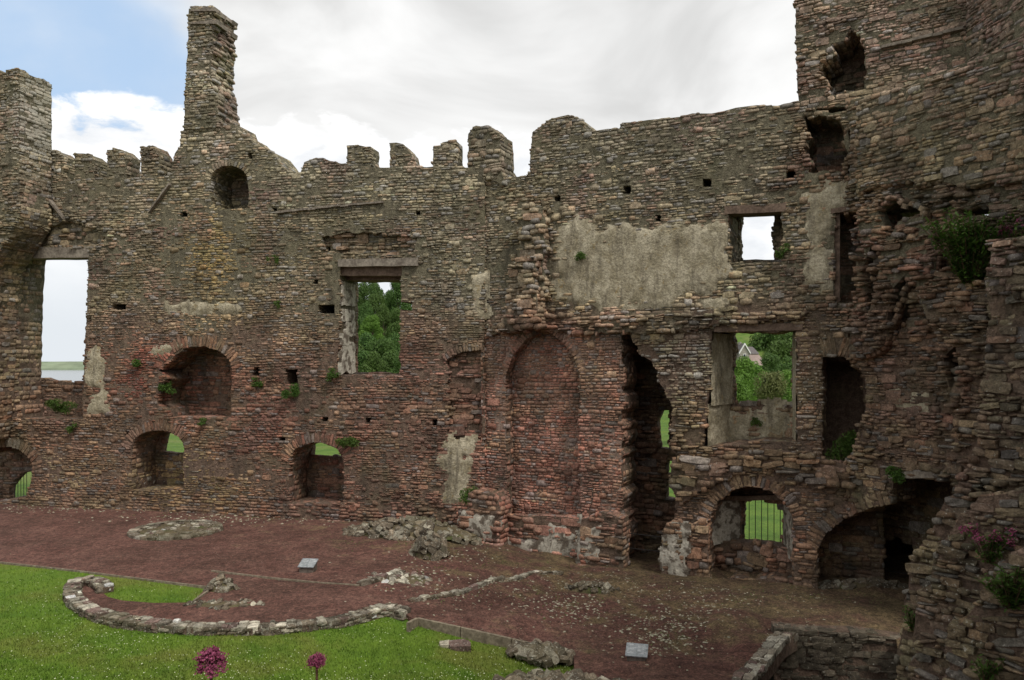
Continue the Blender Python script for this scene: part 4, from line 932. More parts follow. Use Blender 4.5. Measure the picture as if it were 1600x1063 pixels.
# loose pebbles
OCT = [(1, 0, 0), (0, 1, 0), (-1, 0, 0), (0, -1, 0), (0, 0, 1)]
def pebble(V, Fc, x, y, z, q, r):
    b = len(V); a = r.uniform(0, 6.28); ca, sa = math.cos(a), math.sin(a); sx, sy, sz = q*r.uniform(.8, 1.7), q*r.uniform(.6, 1), q*r.uniform(.3, .7)
    for (i, j, k) in OCT:
        i *= sx*r.uniform(.7, 1.2); j *= sy*r.uniform(.7, 1.2); V.append((x+i*ca-j*sa, y+i*sa+j*ca, z+k*sz))
    Fc += [(b, b+1, b+4), (b+1, b+2, b+4), (b+2, b+3, b+4), (b+3, b, b+4)]
def pebble_field(name, zones, mat, label, seed, extra=None):
    r = random.Random(seed); V = []; Fc = []
    for (cx, cy, rx, ry, n, q0, q1) in zones:
        for _ in range(int(n*(.7 if mat is M['pebble'] else 1))):
            px, py = r.gauss(cx, rx*.55), r.gauss(cy, ry*.55)
            if py < 790: continue
            x, y, _z = G(px, py)
            if LP.has(x, y) or PP.has(x, y): continue
            pebble(V, Fc, x, y, gsurf(x, y)-.002, r.uniform(q0, q1), r)
    mesh_obj(name, V, Fc, mat, kind='stuff', label=label, category='pebbles')
pebble_field('pale_pebbles', [(1040, 985, 75, 40, 520, .02, .05), (890, 950, 70, 30, 300, .02, .05), (1110, 950, 40, 16, 70, .02, .04), (1030, 925, 120, 18, 150, .012, .035), (650, 905, 90, 22, 170, .02, .05), (760, 930, 140, 25, 230, .015, .04),
    (400, 810, 190, 9, 420, .02, .055), (80, 795, 140, 9, 240, .02, .05), (1160, 930, 170, 20, 200, .012, .035), (700, 865, 90, 14, 130, .02, .05), (330, 860, 330, 50, 320, .007, .016), (800, 1000, 260, 40, 260, .008, .018), (1250, 990, 90, 50, 130, .01, .03), (900, 905, 120, 14, 160, .015, .04)], M['pebble'], 'pale chips and pebbles strewn on the trodden ground', 5)
pebble_field('red_pebbles', [(330, 850, 420, 60, 3500, .008, .02), (760, 980, 300, 60, 3500, .008, .018), (1050, 950, 260, 70, 2500, .008, .022)], M['rpebble'], 'red gravel chips covering the court', 6)
# mossy low plants on the stony ground
def leafy(name, centers, mat, n, size, seed, parent=None, thin=1.0):
    r = random.Random(seed); V = []; Fc = []
    for (c, rad) in centers:
        c = Vector(c)
        for _ in range(max(6, int(n*rad[0]*rad[2]*40))):
            d = Vector((r.gauss(0, 1), r.gauss(0, 1), r.gauss(0, 1))).normalized()*r.random()**.4
            p = c+Vector((d.x*rad[0], d.y*rad[1], d.z*rad[2])); a = Vector((r.gauss(0, 1), r.gauss(0, 1)-.4, r.gauss(0, 1)+.3)).normalized(); s = a.orthogonal().normalized()
            if r.random() < .5: s = a.cross(s)
            s2 = a.cross(s); q = size*r.uniform(.6, 1.3); b = len(V)
            V += [p-s*q, p-s2*q*.42*thin+a*q*.15, p+s*q, p+s2*q*.42*thin+a*q*.15]; Fc.append((b, b+1, b+2, b+3))
    return mesh_obj(name, V, Fc, mat, parent)
r = random.Random(14); cs = []
for (cx, cy, rx, ry, n) in ((1040, 985, 70, 30, 26), (890, 948, 60, 22, 24), (780, 925, 110, 16, 20), (840, 880, 70, 8, 14), (420, 806, 190, 6, 60), (110, 793, 150, 5, 40), (620, 845, 120, 16, 30), (700, 880, 90, 12, 20), (1300, 935, 120, 12, 16), (650, 905, 60, 14, 10), (1180, 930, 120, 18, 14)):
    for _ in range(n): x, y, z = G(r.gauss(cx, rx*.5), r.gauss(cy, ry*.5)); cs.append(((x, y, gsurf(x, y)+.01), (r.uniform(.12, .35), r.uniform(.12, .35), .03)))
o = leafy('ground_moss', cs, M['tree_c'], 5, .028, 15); o['kind'] = 'stuff'; o['label'] = 'low moss and weeds among the pale stones'; o['category'] = 'moss'

# ------------------------------------------------------------------ low walls, footings, loose stones
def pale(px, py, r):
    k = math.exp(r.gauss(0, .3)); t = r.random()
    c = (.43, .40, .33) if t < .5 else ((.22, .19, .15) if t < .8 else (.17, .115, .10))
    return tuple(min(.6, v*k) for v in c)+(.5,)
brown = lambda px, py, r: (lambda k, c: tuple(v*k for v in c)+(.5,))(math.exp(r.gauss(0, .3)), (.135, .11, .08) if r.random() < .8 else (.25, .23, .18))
def low_wall(name, label, path, width, hgt, seed, courses=3, zfn=None, top=True, sz=(.16, .42), cat='low wall'):
    """a free-standing low wall of stones along a path of plan points"""
    cx = sum(p[0] for p in path)/len(path); cy = sum(p[1] for p in path)/len(path)
    root = empty(name, label, cat, loc=(cx, cy, 0)); root['kind'] = 'thing'; ms = Masonry(root, seed, pale); r = ms.r; zfn = zfn or gsurf
    L = [0]
    for a, b in zip(path, path[1:]): L.append(L[-1]+math.hypot(b[0]-a[0], b[1]-a[1]))
    def at(s):
        s = max(0, min(L[-1]-1e-4, s)); i = max(k for k in range(len(path)-1) if L[k] <= s); t = (s-L[i])/(L[i+1]-L[i]); a, b = path[i], path[i+1]
        d = Vector((b[0]-a[0], b[1]-a[1], 0)).normalized(); return Vector((a[0]+(b[0]-a[0])*t, a[1]+(b[1]-a[1])*t, 0)), d
    V = []; n = max(2, int(L[-1]/.3))
    for k in range(n+1):
        p, d = at(L[-1]*k/n); m = Vector((-d.y, d.x, 0)); z = zfn(p.x, p.y)
        for sx, sz_ in ((-.46, -.3), (-.46, hgt-.04), (.46, hgt-.04), (.46, -.3)): q = p+m*width*sx; V.append((q.x-cx, q.y-cy, z+sz_))
    mesh_obj('wall_core', V, [(k*4+i, k*4+(i+1) % 4, k*4+4+(i+1) % 4, k*4+4+i) for k in range(n) for i in range(4)]+[(3, 2, 1, 0), tuple(n*4+i for i in range(4))], M['mortar'], root)
    for side in (-1, 1):
        for c in range(courses):
            h = hgt/courses; s = r.random()*.2
            while s < L[-1]:
                wd = r.uniform(*sz); p, d = at(s+wd/2); m = Vector((-d.y, d.x, 0))*side; z = zfn(p.x, p.y)
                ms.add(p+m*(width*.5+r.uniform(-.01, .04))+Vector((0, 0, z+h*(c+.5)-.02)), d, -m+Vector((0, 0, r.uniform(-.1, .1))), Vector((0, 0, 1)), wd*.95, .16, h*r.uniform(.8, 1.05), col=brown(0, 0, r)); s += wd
    if top:
        s = 0
        while s < L[-1]:
            wd = r.uniform(*sz); x = -width/2
            p, d = at(s+wd/2); m = Vector((-d.y, d.x, 0)); z = zfn(p.x, p.y)
            while x < width/2-.05:
                q = min(r.uniform(.14, .32), width/2-x)
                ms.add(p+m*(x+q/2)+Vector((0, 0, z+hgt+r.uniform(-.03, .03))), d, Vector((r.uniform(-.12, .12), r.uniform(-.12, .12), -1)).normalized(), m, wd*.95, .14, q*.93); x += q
            s += wd
    ms.finish(290); return root
cw = [G(x, y)[:2] for x, y in ((166, 926), (150, 914), (125, 914), (114, 925), (118, 944), (150, 964), (210, 977), (290, 983), (370, 983), (450, 977), (530, 967), (600, 953), (630, 958))]
def smooth_path(p, n=5):
    out = []
    for i in range(len(p)-1):
        a, b, c, d = p[max(0, i-1)], p[i], p[i+1], p[min(len(p)-1, i+2)]
        for k in range(n):
            t = k/n; out.append(tuple(.5*(2*b[j]+(c[j]-a[j])*t+(2*a[j]-5*b[j]+4*c[j]-d[j])*t*t+(3*b[j]-a[j]-3*c[j]+d[j])*t**3) for j in (0, 1)))
    return out+[p[-1]]
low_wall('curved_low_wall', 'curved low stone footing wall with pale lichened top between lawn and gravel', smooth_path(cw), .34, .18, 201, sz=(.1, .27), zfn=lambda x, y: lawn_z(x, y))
def pile(name, label, px, py, rx, ry, hgt, n, seed, size=(.12, .35), cat='rubble', zoff=0., colour=pale):
    """a heap of broken masonry"""
    X, Y, Z = G(px, py); root = empty(name, label, cat, loc=(X, Y, 0)); ms = Masonry(root, seed, colour); r = ms.r; nn = 9; V = [(0, 0, Z+hgt*.8)]
    Vr = []
    for k in range(3):
        t = (k+1)/3
        for i in range(nn): a = i/nn*6.283; V.append((rx*t*math.cos(a)*r.uniform(.8, 1), ry*t*math.sin(a)*r.uniform(.8, 1), Z+hgt*.8*(1-t**1.6)-.05*(k == 2)))
    Fc = [(0, 1+i, 1+(i+1) % nn) for i in range(nn)]+[(1+k*nn+i, 1+(k+1)*nn+i, 1+(k+1)*nn+(i+1) % nn, 1+k*nn+(i+1) % nn) for k in range(2) for i in range(nn)]
    mesh_obj('rubble_core', V, Fc, M['soil'], root)
    for _ in range(int(n*1.5)):
        a = r.uniform(0, 6.283); t = r.random()**.5; x, y = X+rx*t*math.cos(a), Y+ry*t*math.sin(a); z = gz(x, y)+hgt*(1-t**1.6)*r.uniform(.7, 1.1)
        nrm = Vector((math.cos(a)*t*hgt/rx+r.gauss(0, .3), math.sin(a)*t*hgt/ry-.4+r.gauss(0, .3), 1)).normalized(); ex = nrm.orthogonal().normalized(); ex = Matrix.Rotation(r.uniform(0, 6.28), 3, nrm) @ ex
        s = r.uniform(*size)*.82; ms.add((x, y, z+.02), ex, -nrm, ex.cross(-nrm), s*r.uniform(1, 1.7), s*.7, s*r.uniform(.7, 1))
    ms.finish(120); return root
pile('rubble_heap', 'mossy heap of fallen rubble at the foot of the hall wall beside the gravel', 645, 834, 2.3, 1.0, .5, 200, 211, size=(.1, .28), colour=brown)
pile('rubble_heap', 'stubby broken masonry lump standing on the gravel before the blocked arch', 672, 868, .55, .5, .8, 60, 212, colour=brown)
pile('rubble_heap', 'small cluster of stones at the lawn corner', 345, 922, .4, .28, .32, 24, 213, size=(.1, .2), colour=brown)
pile('rubble_heap', 'low spread of half buried stones inside the curved wall', 350, 945, .9, .3, .05, 26, 214, size=(.06, .18), colour=brown)
pile('rubble_heap', 'heap of pale broken stones where the lawn edging ends', 845, 1020, .6, .4, .12, 36, 215, size=(.14, .32), colour=brown)
pile('rubble_heap', 'larger ruined stone spread below the edging board', 890, 1075, 1.25, .6, .1, 90, 216, size=(.14, .34), colour=brown)
pile('rubble_heap', 'dark torn stone stump on the trodden soil', 925, 922, .7, .22, .22, 32, 217, size=(.08, .2), colour=brown)
pile('rubble_heap', 'stones along the broken end of the gravel edging', 625, 905, .8, .5, .06, 45, 218, size=(.08, .2))
pile('rubble_heap', 'stony threshold under the vaulted passage', 1350, 915, 1.2, .4, .15, 40, 219, size=(.1, .28), colour=brown)
for (px, py, s, lab) in ((718, 999, .32, 'pale blocky stone lying on the lawn'), (698, 996, .22, 'small dark stone beside the pale block on the lawn')):
    x, y, z = G(px, py); rt = empty('loose_stone', lab, 'stone', loc=(x, y, 0)); ms = Masonry(rt, int(px), pale if s > .3 else brown); ms.add((x, y, lawn_z(x, y)+s*.38), (1, .2, .1), (0, .2, -1), (0, 1, 0), s*1.3, s*.6, s); ms.finish()
def foot(name, label, pts, width, hgt, seed): low_wall(name, label, [G(x, y)[:2] for x, y in pts], width, hgt, seed, courses=1, sz=(.15, .4), cat='footing')
foot('stone_footing', 'thin straight line of kerb stones crossing the trodden soil', [(640, 941), (700, 930), (760, 915), (830, 898), (872, 897)], .16, .08, 221)
foot('stone_footing', 'kerb stones curving out from the gravel edging strip', [(560, 915), (590, 908), (622, 897)], .2, .1, 222)
foot('stone_footing', 'stone rim of the sunken pit', [(1236, 990), (1200, 1022), (1165, 1062), (1150, 1090)], .35, .1, 223)
# round hearth base
hx, hy, hz = G(275, 830); rt = empty('round_stone_base', 'circular stone base set in the red gravel', 'stone base', loc=(hx, hy, 0)); ms = Masonry(rt, 231, lambda px, py, r: pale(px, py, r) if r.random() < .3 else brown(px, py, r))
R0 = 1.4
mesh_obj('base_core', [(0, 0, .06)]+[(R0*.95*math.cos(k*.2618), R0*.95*math.sin(k*.2618), z) for z in (.05, -.2) for k in range(24)], [(0, 1+k, 1+(k+1) % 24) for k in range(24)]+[(1+k, 25+k, 25+(k+1) % 24, 1+(k+1) % 24) for k in range(24)], M['soil'], rt)
for k in range(34):
    a = k/34*6.283+ms.r.uniform(-.03, .03); m_ = Vector((math.cos(a), math.sin(a), 0)); ms.add(Vector((hx, hy, .03))+m_*R0, (-m_.y, m_.x, 0), -m_, (0, 0, 1), .27, .3, .12)
for k in range(150):
    a = ms.r.uniform(0, 6.283); q = R0*ms.r.random()**.5*.93; s = ms.r.uniform(.09, .2); nr = Vector((ms.r.gauss(0, .15), ms.r.gauss(0, .15), 1)).normalized(); ex = nr.orthogonal().normalized(); ex = Matrix.Rotation(ms.r.uniform(0, 6), 3, nr) @ ex
    ms.add(Vector((hx+q*math.cos(a), hy+q*math.sin(a), .085)), ex, -nr, ex.cross(-nr), s*1.3, .12, s)
ms.finish()
# pit walls
WP = Wall(pit_xy[0], pit_xy[1]); pw = empty('pit_wall', 'dark stone lining of the sunken pit below the passage', 'wall', loc=(pit_xy[0][0], pit_xy[0][1], 0)); ms = Masonry(pw, 241, lambda px, py, r: (lambda k: (.11*k, .092*k, .07*k, .35))(math.exp(r.gauss(0, .25))))
pp = [(-.3, -2.1), (3.5, -2.1), (3.5, -.5), (2.4, -.55), (1.4, -.45), (.5, -.5), (-.3, -.45)]; slab(WP, pp, [], 0, .4, 'wall_core', M['mortar'], pw); face_stones(ms, WP, 0, pp, [], .09, .17, prot=.04, seed=242); lining(ms, WP, rough(pp, .3, .02, 3), 0, .35, False); ms.finish()
# edging boards
def board(name, label, pts, th, hgt, zfn, top=.02):
    P = [Vector(G(x, y)) for x, y in pts]; rt = empty(name, label, 'edging', loc=(P[0].x, P[0].y, 0))
    for a, b in zip(P, P[1:]):
        d = (b-a); d.z = 0; d.normalize(); m = Vector((-d.y, d.x, 0))*th/2; a2, b2 = a+d*.01, b-d*.01; V = []
        for p in (a2, b2):
            for sgn in (-1, 1):
                for z in (-hgt, top): q = p+m*sgn; V.append((q.x-P[0].x, q.y-P[0].y, gz(p.x, p.y)+z))
        mesh_obj('board', V, [(0, 2, 3, 1), (4, 5, 7, 6), (0, 1, 5, 4), (2, 6, 7, 3), (1, 3, 7, 5), (0, 4, 6, 2)], M['board'], rt)
board('timber_edging', 'weathered timber board edging between lawn corner and red gravel', [(637, 977), (652, 969), (720, 983.5), (800, 1001.5), (896, 1025)], .07, .4, None, .05)
board('timber_edging', 'thin edging strip running across the red gravel past the small panel', [(330, 893), (420, 904), (500, 912), (562, 916)], .04, .2, None, .035)
board('timber_edging', 'flush strip along the straight top edge of the lawn', [(-60, 872), (0, 879.5), (120, 893), (240, 908), (330, 919)], .04, .2, None, .03)
board('timber_edging', 'short board at the lawn point beside the stone cluster', [(302, 942), (336, 918)], .05, .3, None, .05)
# information panels
def panel(px, py, wd, label, rz):
    x, y, z = G(px, py); rt = empty('information_panel', label, 'information panel', 'low slate information panels', loc=(x, y, z)); rt.rotation_euler = (0, 0, rz); q = wd/2
    mesh_obj('plinth', [(-q, -.12, -.1), (q, -.12, -.1), (q, .16, -.1), (-q, .16, -.1), (-q, -.12, .13), (q, -.12, .13), (q, .16, .24), (-q, .16, .24)], [(0, 1, 5, 4), (1, 2, 6, 5), (2, 3, 7, 6), (3, 0, 4, 7), (4, 5, 6, 7)], M['panelbase'], rt)
    a, b, k = Vector((0, -.15, .127)), Vector((0, .19, .261)), q+.03
    up = Vector((0, -.37, .93)).normalized(); V = [Vector((sx*k, 0, 0))+p+up*h for h in (0, .025) for p in (a, b) for sx in (-1, 1)]
    pl = mesh_obj('slate_plate', V, [(0, 2, 3, 1), (4, 5, 7, 6), (0, 1, 5, 4), (1, 3, 7, 5), (3, 2, 6, 7), (2, 0, 4, 6)], M['slate'], rt)
    V = []; Fc = []
    for col in (-1, 1):
        for i in range(7):
            t = .14+.105*i; l = k*(.80 if i % 3 else .6); xa = -k*.88 if col < 0 else k*.06; c0 = a+(b-a)*(1-t)+up*.0275; dv = (b-a)*.022; n_ = len(V)
            V += [c0+Vector((xa, 0, 0)), c0+Vector((xa+l, 0, 0)), c0+Vector((xa+l, 0, 0))+dv, c0+Vector((xa, 0, 0))+dv]; Fc.append((n_, n_+1, n_+2, n_+3))
    mesh_obj('lettering', V, Fc, M['ink'], pl)
panel(481, 893, .36, 'small slate information panel on red gravel near the edging strip', R_(-8)); panel(995, 1033, .37, 'slate information panel on red gravel beside the pale stony patch', R_(-14))
# wire rails
def tube(a, b, t, name, parent, mat, n=6):
    a, b = Vector(a), Vector(b); m = (b-a).normalized(); s = m.orthogonal().normalized(); q = m.cross(s); l = parent.location
    return mesh_obj(name, [p+s*t*math.cos(k*6.2832/n)+q*t*math.sin(k*6.2832/n)-l for p in (a, b) for k in range(n)], [(k, (k+1) % n, (k+1) % n+n, k+n) for k in range(n)]+[tuple(range(n-1, -1, -1)), tuple(range(n, 2*n))], M[mat], parent)
rl = empty('wire_rail', 'two thin safety wires across the dark cleft beside the red pier', 'rail', loc=tuple(WR.pt(*WR.uv(1000, 880), .1)))
for y in (836, 859): tube(WR.pt(*WR.uv(970, y-4, .15), .15), WR.pt(*WR.uv(1040, y+4, .15), .15), .014, 'wire', rl, 'metal')
rl = empty('wire_rail', 'two thin safety wires inside the vaulted passage', 'rail', loc=tuple(WT.pt(*WT.uv(1390, 915, 2.2), 2.2)))
for y in (893, 908): tube(WT.pt(*WT.uv(1345, y-5, 2.3), 2.3), WT.pt(*WT.uv(1432, y+5, 2.3), 2.3), .014, 'wire', rl, 'metal')

# ================================================================== WALL PLANTS
def wall_plant(W, px, py, r0, label, seed, d=-.08, cat='fern', mat='fern', name='wall_fern', size=.035, asp=1.):
    u, z = W.uv(px, py, d); c = W.pt(u, z, d); rt = empty(name, label, cat, loc=tuple(c)); r = random.Random(seed)
    cs = [((r.gauss(0, r0*.4), r.gauss(0, .05)-.03, r.gauss(0, r0*.35*asp)), (r0*r.uniform(.4, .7), .09, r0*r.uniform(.35, .6)*asp)) for _ in range(6)]
    leafy('foliage', cs, M[mat], 110, size*1.15, seed, rt)
    tube(c+Vector((0, .15, -r0*.3)), c+Vector((0, -.05, r0*.2)), .008, 'stem', rt, 'stem', 5)
for i, (W_, x, y, q, lab, dd) in enumerate(((WL, 213, 567, .22, 'round fern tuft alone on the deep red stones near the large niche', -.1), (WL, 259, 607, .3, 'dark fern filling the broken edge of the large niche', .1), (WL, 400, 597, .24, 'green fern hanging below the narrow slot beside the large niche', -.1),
    (WL, 457, 610, .28, 'bright fern trailing from the square slot below the tall window', -.1), (WL, 521, 586, .22, 'fern at the sill corner of the tall tree-filled window', -.1), (WL, 545, 690, .3, 'grassy tuft at the crown of the low arch', -.15), (WL, 315, 660, .16, 'small weed on the sill of the large niche', -.1),
    (WL, 95, 636, .55, 'wide grass tuft on the sill of the tall estuary window', .3), (WL, 112, 668, .2, 'weed hanging under the tall estuary window', -.1), (WR, 908, 399, .2, 'small fern above the plastered wall hole', -.1), (WR, 1224, 392, .2, 'dark fern beside the upper square window', -.1),
    (WR, 1180, 660, .17, 'weed growing in the plaster below the wide window', 1.2), (WR, 1320, 694, .5, 'ivy spilling out of the dark arched niche', .25), (WR, 735, 772, .35, 'mossy tuft on top of the whitewashed plinth', -.6), (WL, 432, 475, .14, 'little weed between hall stones near a beam hole', -.08), (WL, 430, 405, .16, 'thin weed under the chimney breast', -.08), (WT, 1395, 738, .25, 'fern at the corner of the passage lintel', -.2))):
    wall_plant(W_, x, y, q, lab, 500+i, dd, asp=.6 if q > .5 else 1.)
def valerian(c, spread, hgt, n, label, seed, heads=True, leaf=.05, nleaf=60):
    c = Vector(c); rt = empty('valerian_plant', label, 'plant', 'flowering plants on the broken walls', loc=tuple(c)); r = random.Random(seed); V = []; Fc = []; Vl = []; Fl = []
    Vf = []; Ff = []
    for k in range(n):
        a = r.uniform(0, 6.283); q = spread*r.random()**.6; tip = Vector((q*math.cos(a), q*math.sin(a)*.5-.05, hgt*r.uniform(.55, 1))); base = Vector((tip.x*.15, tip.y*.15, 0)); b = len(V); t = .007
        mid = base.lerp(tip, .5)+Vector((0, 0, hgt*.08)); pts = (base, mid, tip)
        for p in pts: V += [p+Vector((t, 0, 0)), p+Vector((-t*.5, t*.8, 0)), p+Vector((-t*.5, -t*.8, 0))]
        for s in (0, 3):
            for i in range(3): Fc.append((b+s+i, b+s+(i+1) % 3, b+s+3+(i+1) % 3, b+s+3+i))
        for j in range(nleaf//3):
            t_ = r.random(); p = base.lerp(mid, t_*2) if t_ < .5 else mid.lerp(tip, t_*2-1); d = Vector((r.gauss(0, 1), r.gauss(0, 1), r.gauss(.2, .5))).normalized(); s = d.cross(Vector((0, 0, 1))).normalized(); L = leaf*r.uniform(.7, 1.6); q = len(Vl)
            Vl += [p, p+d*L*.5+s*L*.2, p+d*L, p+d*L*.5-s*L*.2]; Fl.append((q, q+1, q+2, q+3))
        if heads and r.random() < .55:
            for j in range(46):
                p = tip+Vector((r.gauss(0, .035), r.gauss(0, .035), r.gauss(0, .03))); d = Vector((r.gauss(0, 1), r.gauss(0, 1), r.gauss(0, 1))).normalized()*.016; s = d.orthogonal()*.7; q = len(Vf)
                Vf += [p-d, p+s, p+d, p-s]; Ff.append((q, q+1, q+2, q+3))
    mesh_obj('stems', V, Fc, M['stem'], rt); mesh_obj('foliage', Vl, Fl, M['fern'], rt)
    for k in range(0, len(Ff), 46): mesh_obj('flower_head', Vf[k*4:(k+46)*4], [tuple(q-k*4 for q in f_) for f_ in Ff[k:k+46]], M['pinkflower'], rt)
def onwall(W, x, y, d): u, z = W.uv(x, y, d); return W.pt(u, z, d)
valerian(onwall(WT, 1515, 440, -.7), 1.25, 1.5, 80, 'large leafy bush sprouting from the eroded curtain wall', 601, False, .12, 170)
valerian(onwall(WT, 1585, 400, -.5), .6, .8, 18, 'leafy pink flowering tuft over the stone ledge beside the large bush', 602, True, .08, 90)
valerian(onwall(WN, 1545, 880, -.6), .42, .55, 22, 'pink flowering valerian clump on the broken wall end', 603, True, .07, 70)
valerian(onwall(WN, 1580, 950, -.95), .5, .6, 30, 'dense dark green leafy clump hanging on the broken wall end', 604, False, .08, 110)
valerian(onwall(WN, 1426, 985, -.25), .25, .4, 14, 'pale leafy sprig low on the edge of the broken wall end', 605, False, .06, 60)
valerian(onwall(WN, 1540, 1063, -.95), .3, .4, 12, 'leafy weed at the lowest stones of the broken wall end', 606, False, .07, 60)
valerian(onwall(WN, 1520, 850, -.3), .25, .4, 10, 'few pink stems on top of the broken wall slope', 607, True, .05, 40)
# two flower heads on tall stems growing from the wall walk below the viewer
wk = empty('near_parapet', 'stone wall top in which the two tall pink flowers root', 'wall', loc=(-.6, 1.9, 0)); WW = Wall((-4, 1.3), (4, 1.3)); pp = [(0, 0), (8, 0), (8, 3.95), (0, 3.95)]
slab(WW, pp, [], 0, 1.2, 'wall_core', M['mortar'], wk); ms = Masonry(wk, 261); r = ms.r
for i in range(20):
    for j in range(4): ms.add((-3.8+i*.4, 1.45+j*.3, 3.97), (1, 0, 0), (0, 0, -1), (0, 1, 0), .38, .12, .28)
ms.finish(90)
def flower(px, py, Y, size, label, seed):
    X = (px-CX)/F*Y; z = EYE+(HY-py)*Y/F; r = random.Random(seed); rt = empty('pink_flower', label, 'flower', loc=(X, Y, 3.95)); h = z-3.95
    tube((X, Y, 3.93), (X, Y, z-size*.1), .0045, 'stem', rt, 'stem'); V = []; Fc = []; Vs = []; Fs2 = []
    for k in range(54):
        a = r.uniform(0, 6.283); el = r.uniform(-.5, 1.5); R1 = size*.5*r.uniform(.65, 1); c = Vector((R1*math.cos(el)*math.cos(a), R1*math.cos(el)*math.sin(a), h+R1*math.sin(el)*.95))
        tube(Vector((X, Y, z-size*.25)), Vector((X, Y, 3.95))+c, .0013, 'flower_stalk', rt, 'stem', 3)
        for j in range(26):
            p = c+Vector((r.gauss(0, 1), r.gauss(0, 1), r.gauss(0, 1)))*size*.075; d = Vector((r.gauss(0, 1), r.gauss(0, 1), r.gauss(0, 1))).normalized()*size*.038; s = d.orthogonal()*.8; q = len(V)
            V += [p-d, p+s, p+d, p-s]; Fc.append((q, q+1, q+2, q+3))
    mesh_obj('flower_head', V, Fc, M['pinkflower'], rt)
flower(330, 1038, 2.35, .088, 'larger round pink flower head on tall stem in front of the lawn', 3); flower(495, 1036, 2.45, .056, 'smaller round pink flower head on tall stem in front of the lawn', 4)

# ================================================================== LAND BEYOND
def tz(x, y):
    z = -1.0-1.0*smooths(40, 80, y)-9*smooths(70, 170, y)*smooths(-25, -50, x)
    z += 17*smooths(85, 200, y)*smooths(-75, -45, x)+10*smooths(200, 330, y)*smooths(-140, -80, x+y*.18)
    z += 3.5*smooths(50, 110, y)*smooths(8, 25, x)
    if x > -60: z += .8*noise.noise((x*.03, y*.03, 1))
    return z
def grid_sheet(name, xs, ys, fn, mat, **k):
    V = [(x, y, fn(x, y)) for y in ys for x in xs]; n = len(xs)
    return mesh_obj(name, V, [(j*n+i, j*n+i+1, (j+1)*n+i+1, (j+1)*n+i) for j in range(len(ys)-1) for i in range(n-1)], mat, smooth=True, **k)
def spaced(a, b, n, p=1.): return [a+(b-a)*(i/n)**p for i in range(n+1)]
grid_sheet('pasture', [-v for v in spaced(12, 420, 45, 1.6)][::-1]+spaced(-11, 420, 60, 1.5), spaced(17.5, 420, 95, 1.6), tz, M['field'], kind='structure')
grid_sheet('ground', [-4000, -30, 30, 4000], [-3000, 0, 24, 28], lambda x, y: -2.6, M['soil'], kind='structure')
grid_sheet('estuary', spaced(-5000, 5000, 10), spaced(100, 6000, 10), lambda x, y: -7, M['water'], kind='structure')
grid_sheet('far_hills', spaced(-4000, 2500, 120), [1420, 1500, 1700, 2100], lambda x, y: -7.3 if y < 1450 else (8+7*noise.noise((x*.002, y*.001, 0))+3*noise.noise((x*.008, 0, 3)) if y < 2000 else 5), M['shore'], kind='structure')
def tree_mesh(seed, h, w_, nleaf, size):
    """leaf clumps spread through an uneven crown"""
    r = random.Random(seed); V = []; Fc = []; lobes = []
    for k in range(26):
        t = r.uniform(.22, 1); a = r.uniform(0, 6.283); q = w_*math.sin(min(1, (1.08-t)*1.5)*1.4)*r.uniform(.35, .85); lobes.append((Vector((q*math.cos(a), q*math.sin(a), h*t)), w_*r.uniform(.2, .36)))
    for c, R0 in lobes:
        for _ in range(nleaf//26):
            d = Vector((r.gauss(0, 1), r.gauss(0, 1), r.gauss(.25, 1))).normalized(); p = c+d*R0*r.uniform(.72, 1.08); a = (d+Vector((r.gauss(0, .5), r.gauss(0, .5), r.gauss(0, .5)))).normalized(); s = a.orthogonal().normalized(); s = Matrix.Rotation(r.uniform(0, 6), 3, a) @ s; s2 = a.cross(s); q = size*r.uniform(.6, 1.4); b = len(V)
            V += [p-s*q, p-s2*q*.6, p+s*q, p+s2*q*.6]; Fc.append((b, b+1, b+2, b+3))
    return V, Fc, lobes
TM = []
for k, (mat, sd) in enumerate((('tree_a', 1), ('tree_a', 2), ('tree_b', 3), ('tree_c', 4), ('tree_a', 5))):
    V, Fc, lobes = tree_mesh(sd, 1, .42, 13000, .0135); me = bpy.data.meshes.new('crown'); me.from_pydata([tuple(q) for q in V], [], Fc); me.materials.append(M[mat])
    Vt = []; Ft = []
    def limb(a, b, ra, rb):
        m = (b-a).normalized(); s = m.orthogonal().normalized(); q = m.cross(s); n = len(Vt)
        for p, rr in ((a, ra), (b, rb)): Vt.extend([tuple(p+s*rr*math.cos(i*1.0472)+q*rr*math.sin(i*1.0472)) for i in range(6)])
        Ft.extend([(n+i, n+(i+1) % 6, n+6+(i+1) % 6, n+6+i) for i in range(6)])
    limb(Vector((0, 0, -.08)), Vector((0, 0, .45)), .035, .024); limb(Vector((0, 0, .45)), Vector((.02, 0, .8)), .024, .008)
    for c, _ in lobes[:10]: limb(Vector((0, 0, max(.12, c.z*.55))), c, .014, .004)
    mt = bpy.data.meshes.new('trunk'); mt.from_pydata(Vt, [], Ft); mt.materials.append(M['bark']); TM.append((me, mt))
def tree(px, pytop, Y, h, k, label, group, wscale=1.):
    X = (px-CX)/F*Y; ztop = EYE+(HY-pytop)*Y/F; zb = tz(X, Y)
    if h is None: h = ztop-zb
    rt = empty('broadleaf_tree' if h > 4 else 'shrub', label, 'tree' if h > 4 else 'shrub', group, loc=(X, Y, ztop-h)); rt.rotation_euler = (0, 0, px*.37+Y); rt.scale = (h*wscale, h*wscale, h)
    for nm, me in zip(('crown', 'trunk'), TM[k]): o = bpy.data.objects.new(nm, me); COL.objects.link(o); o.parent = rt
gw = 'trees on the wooded hill'
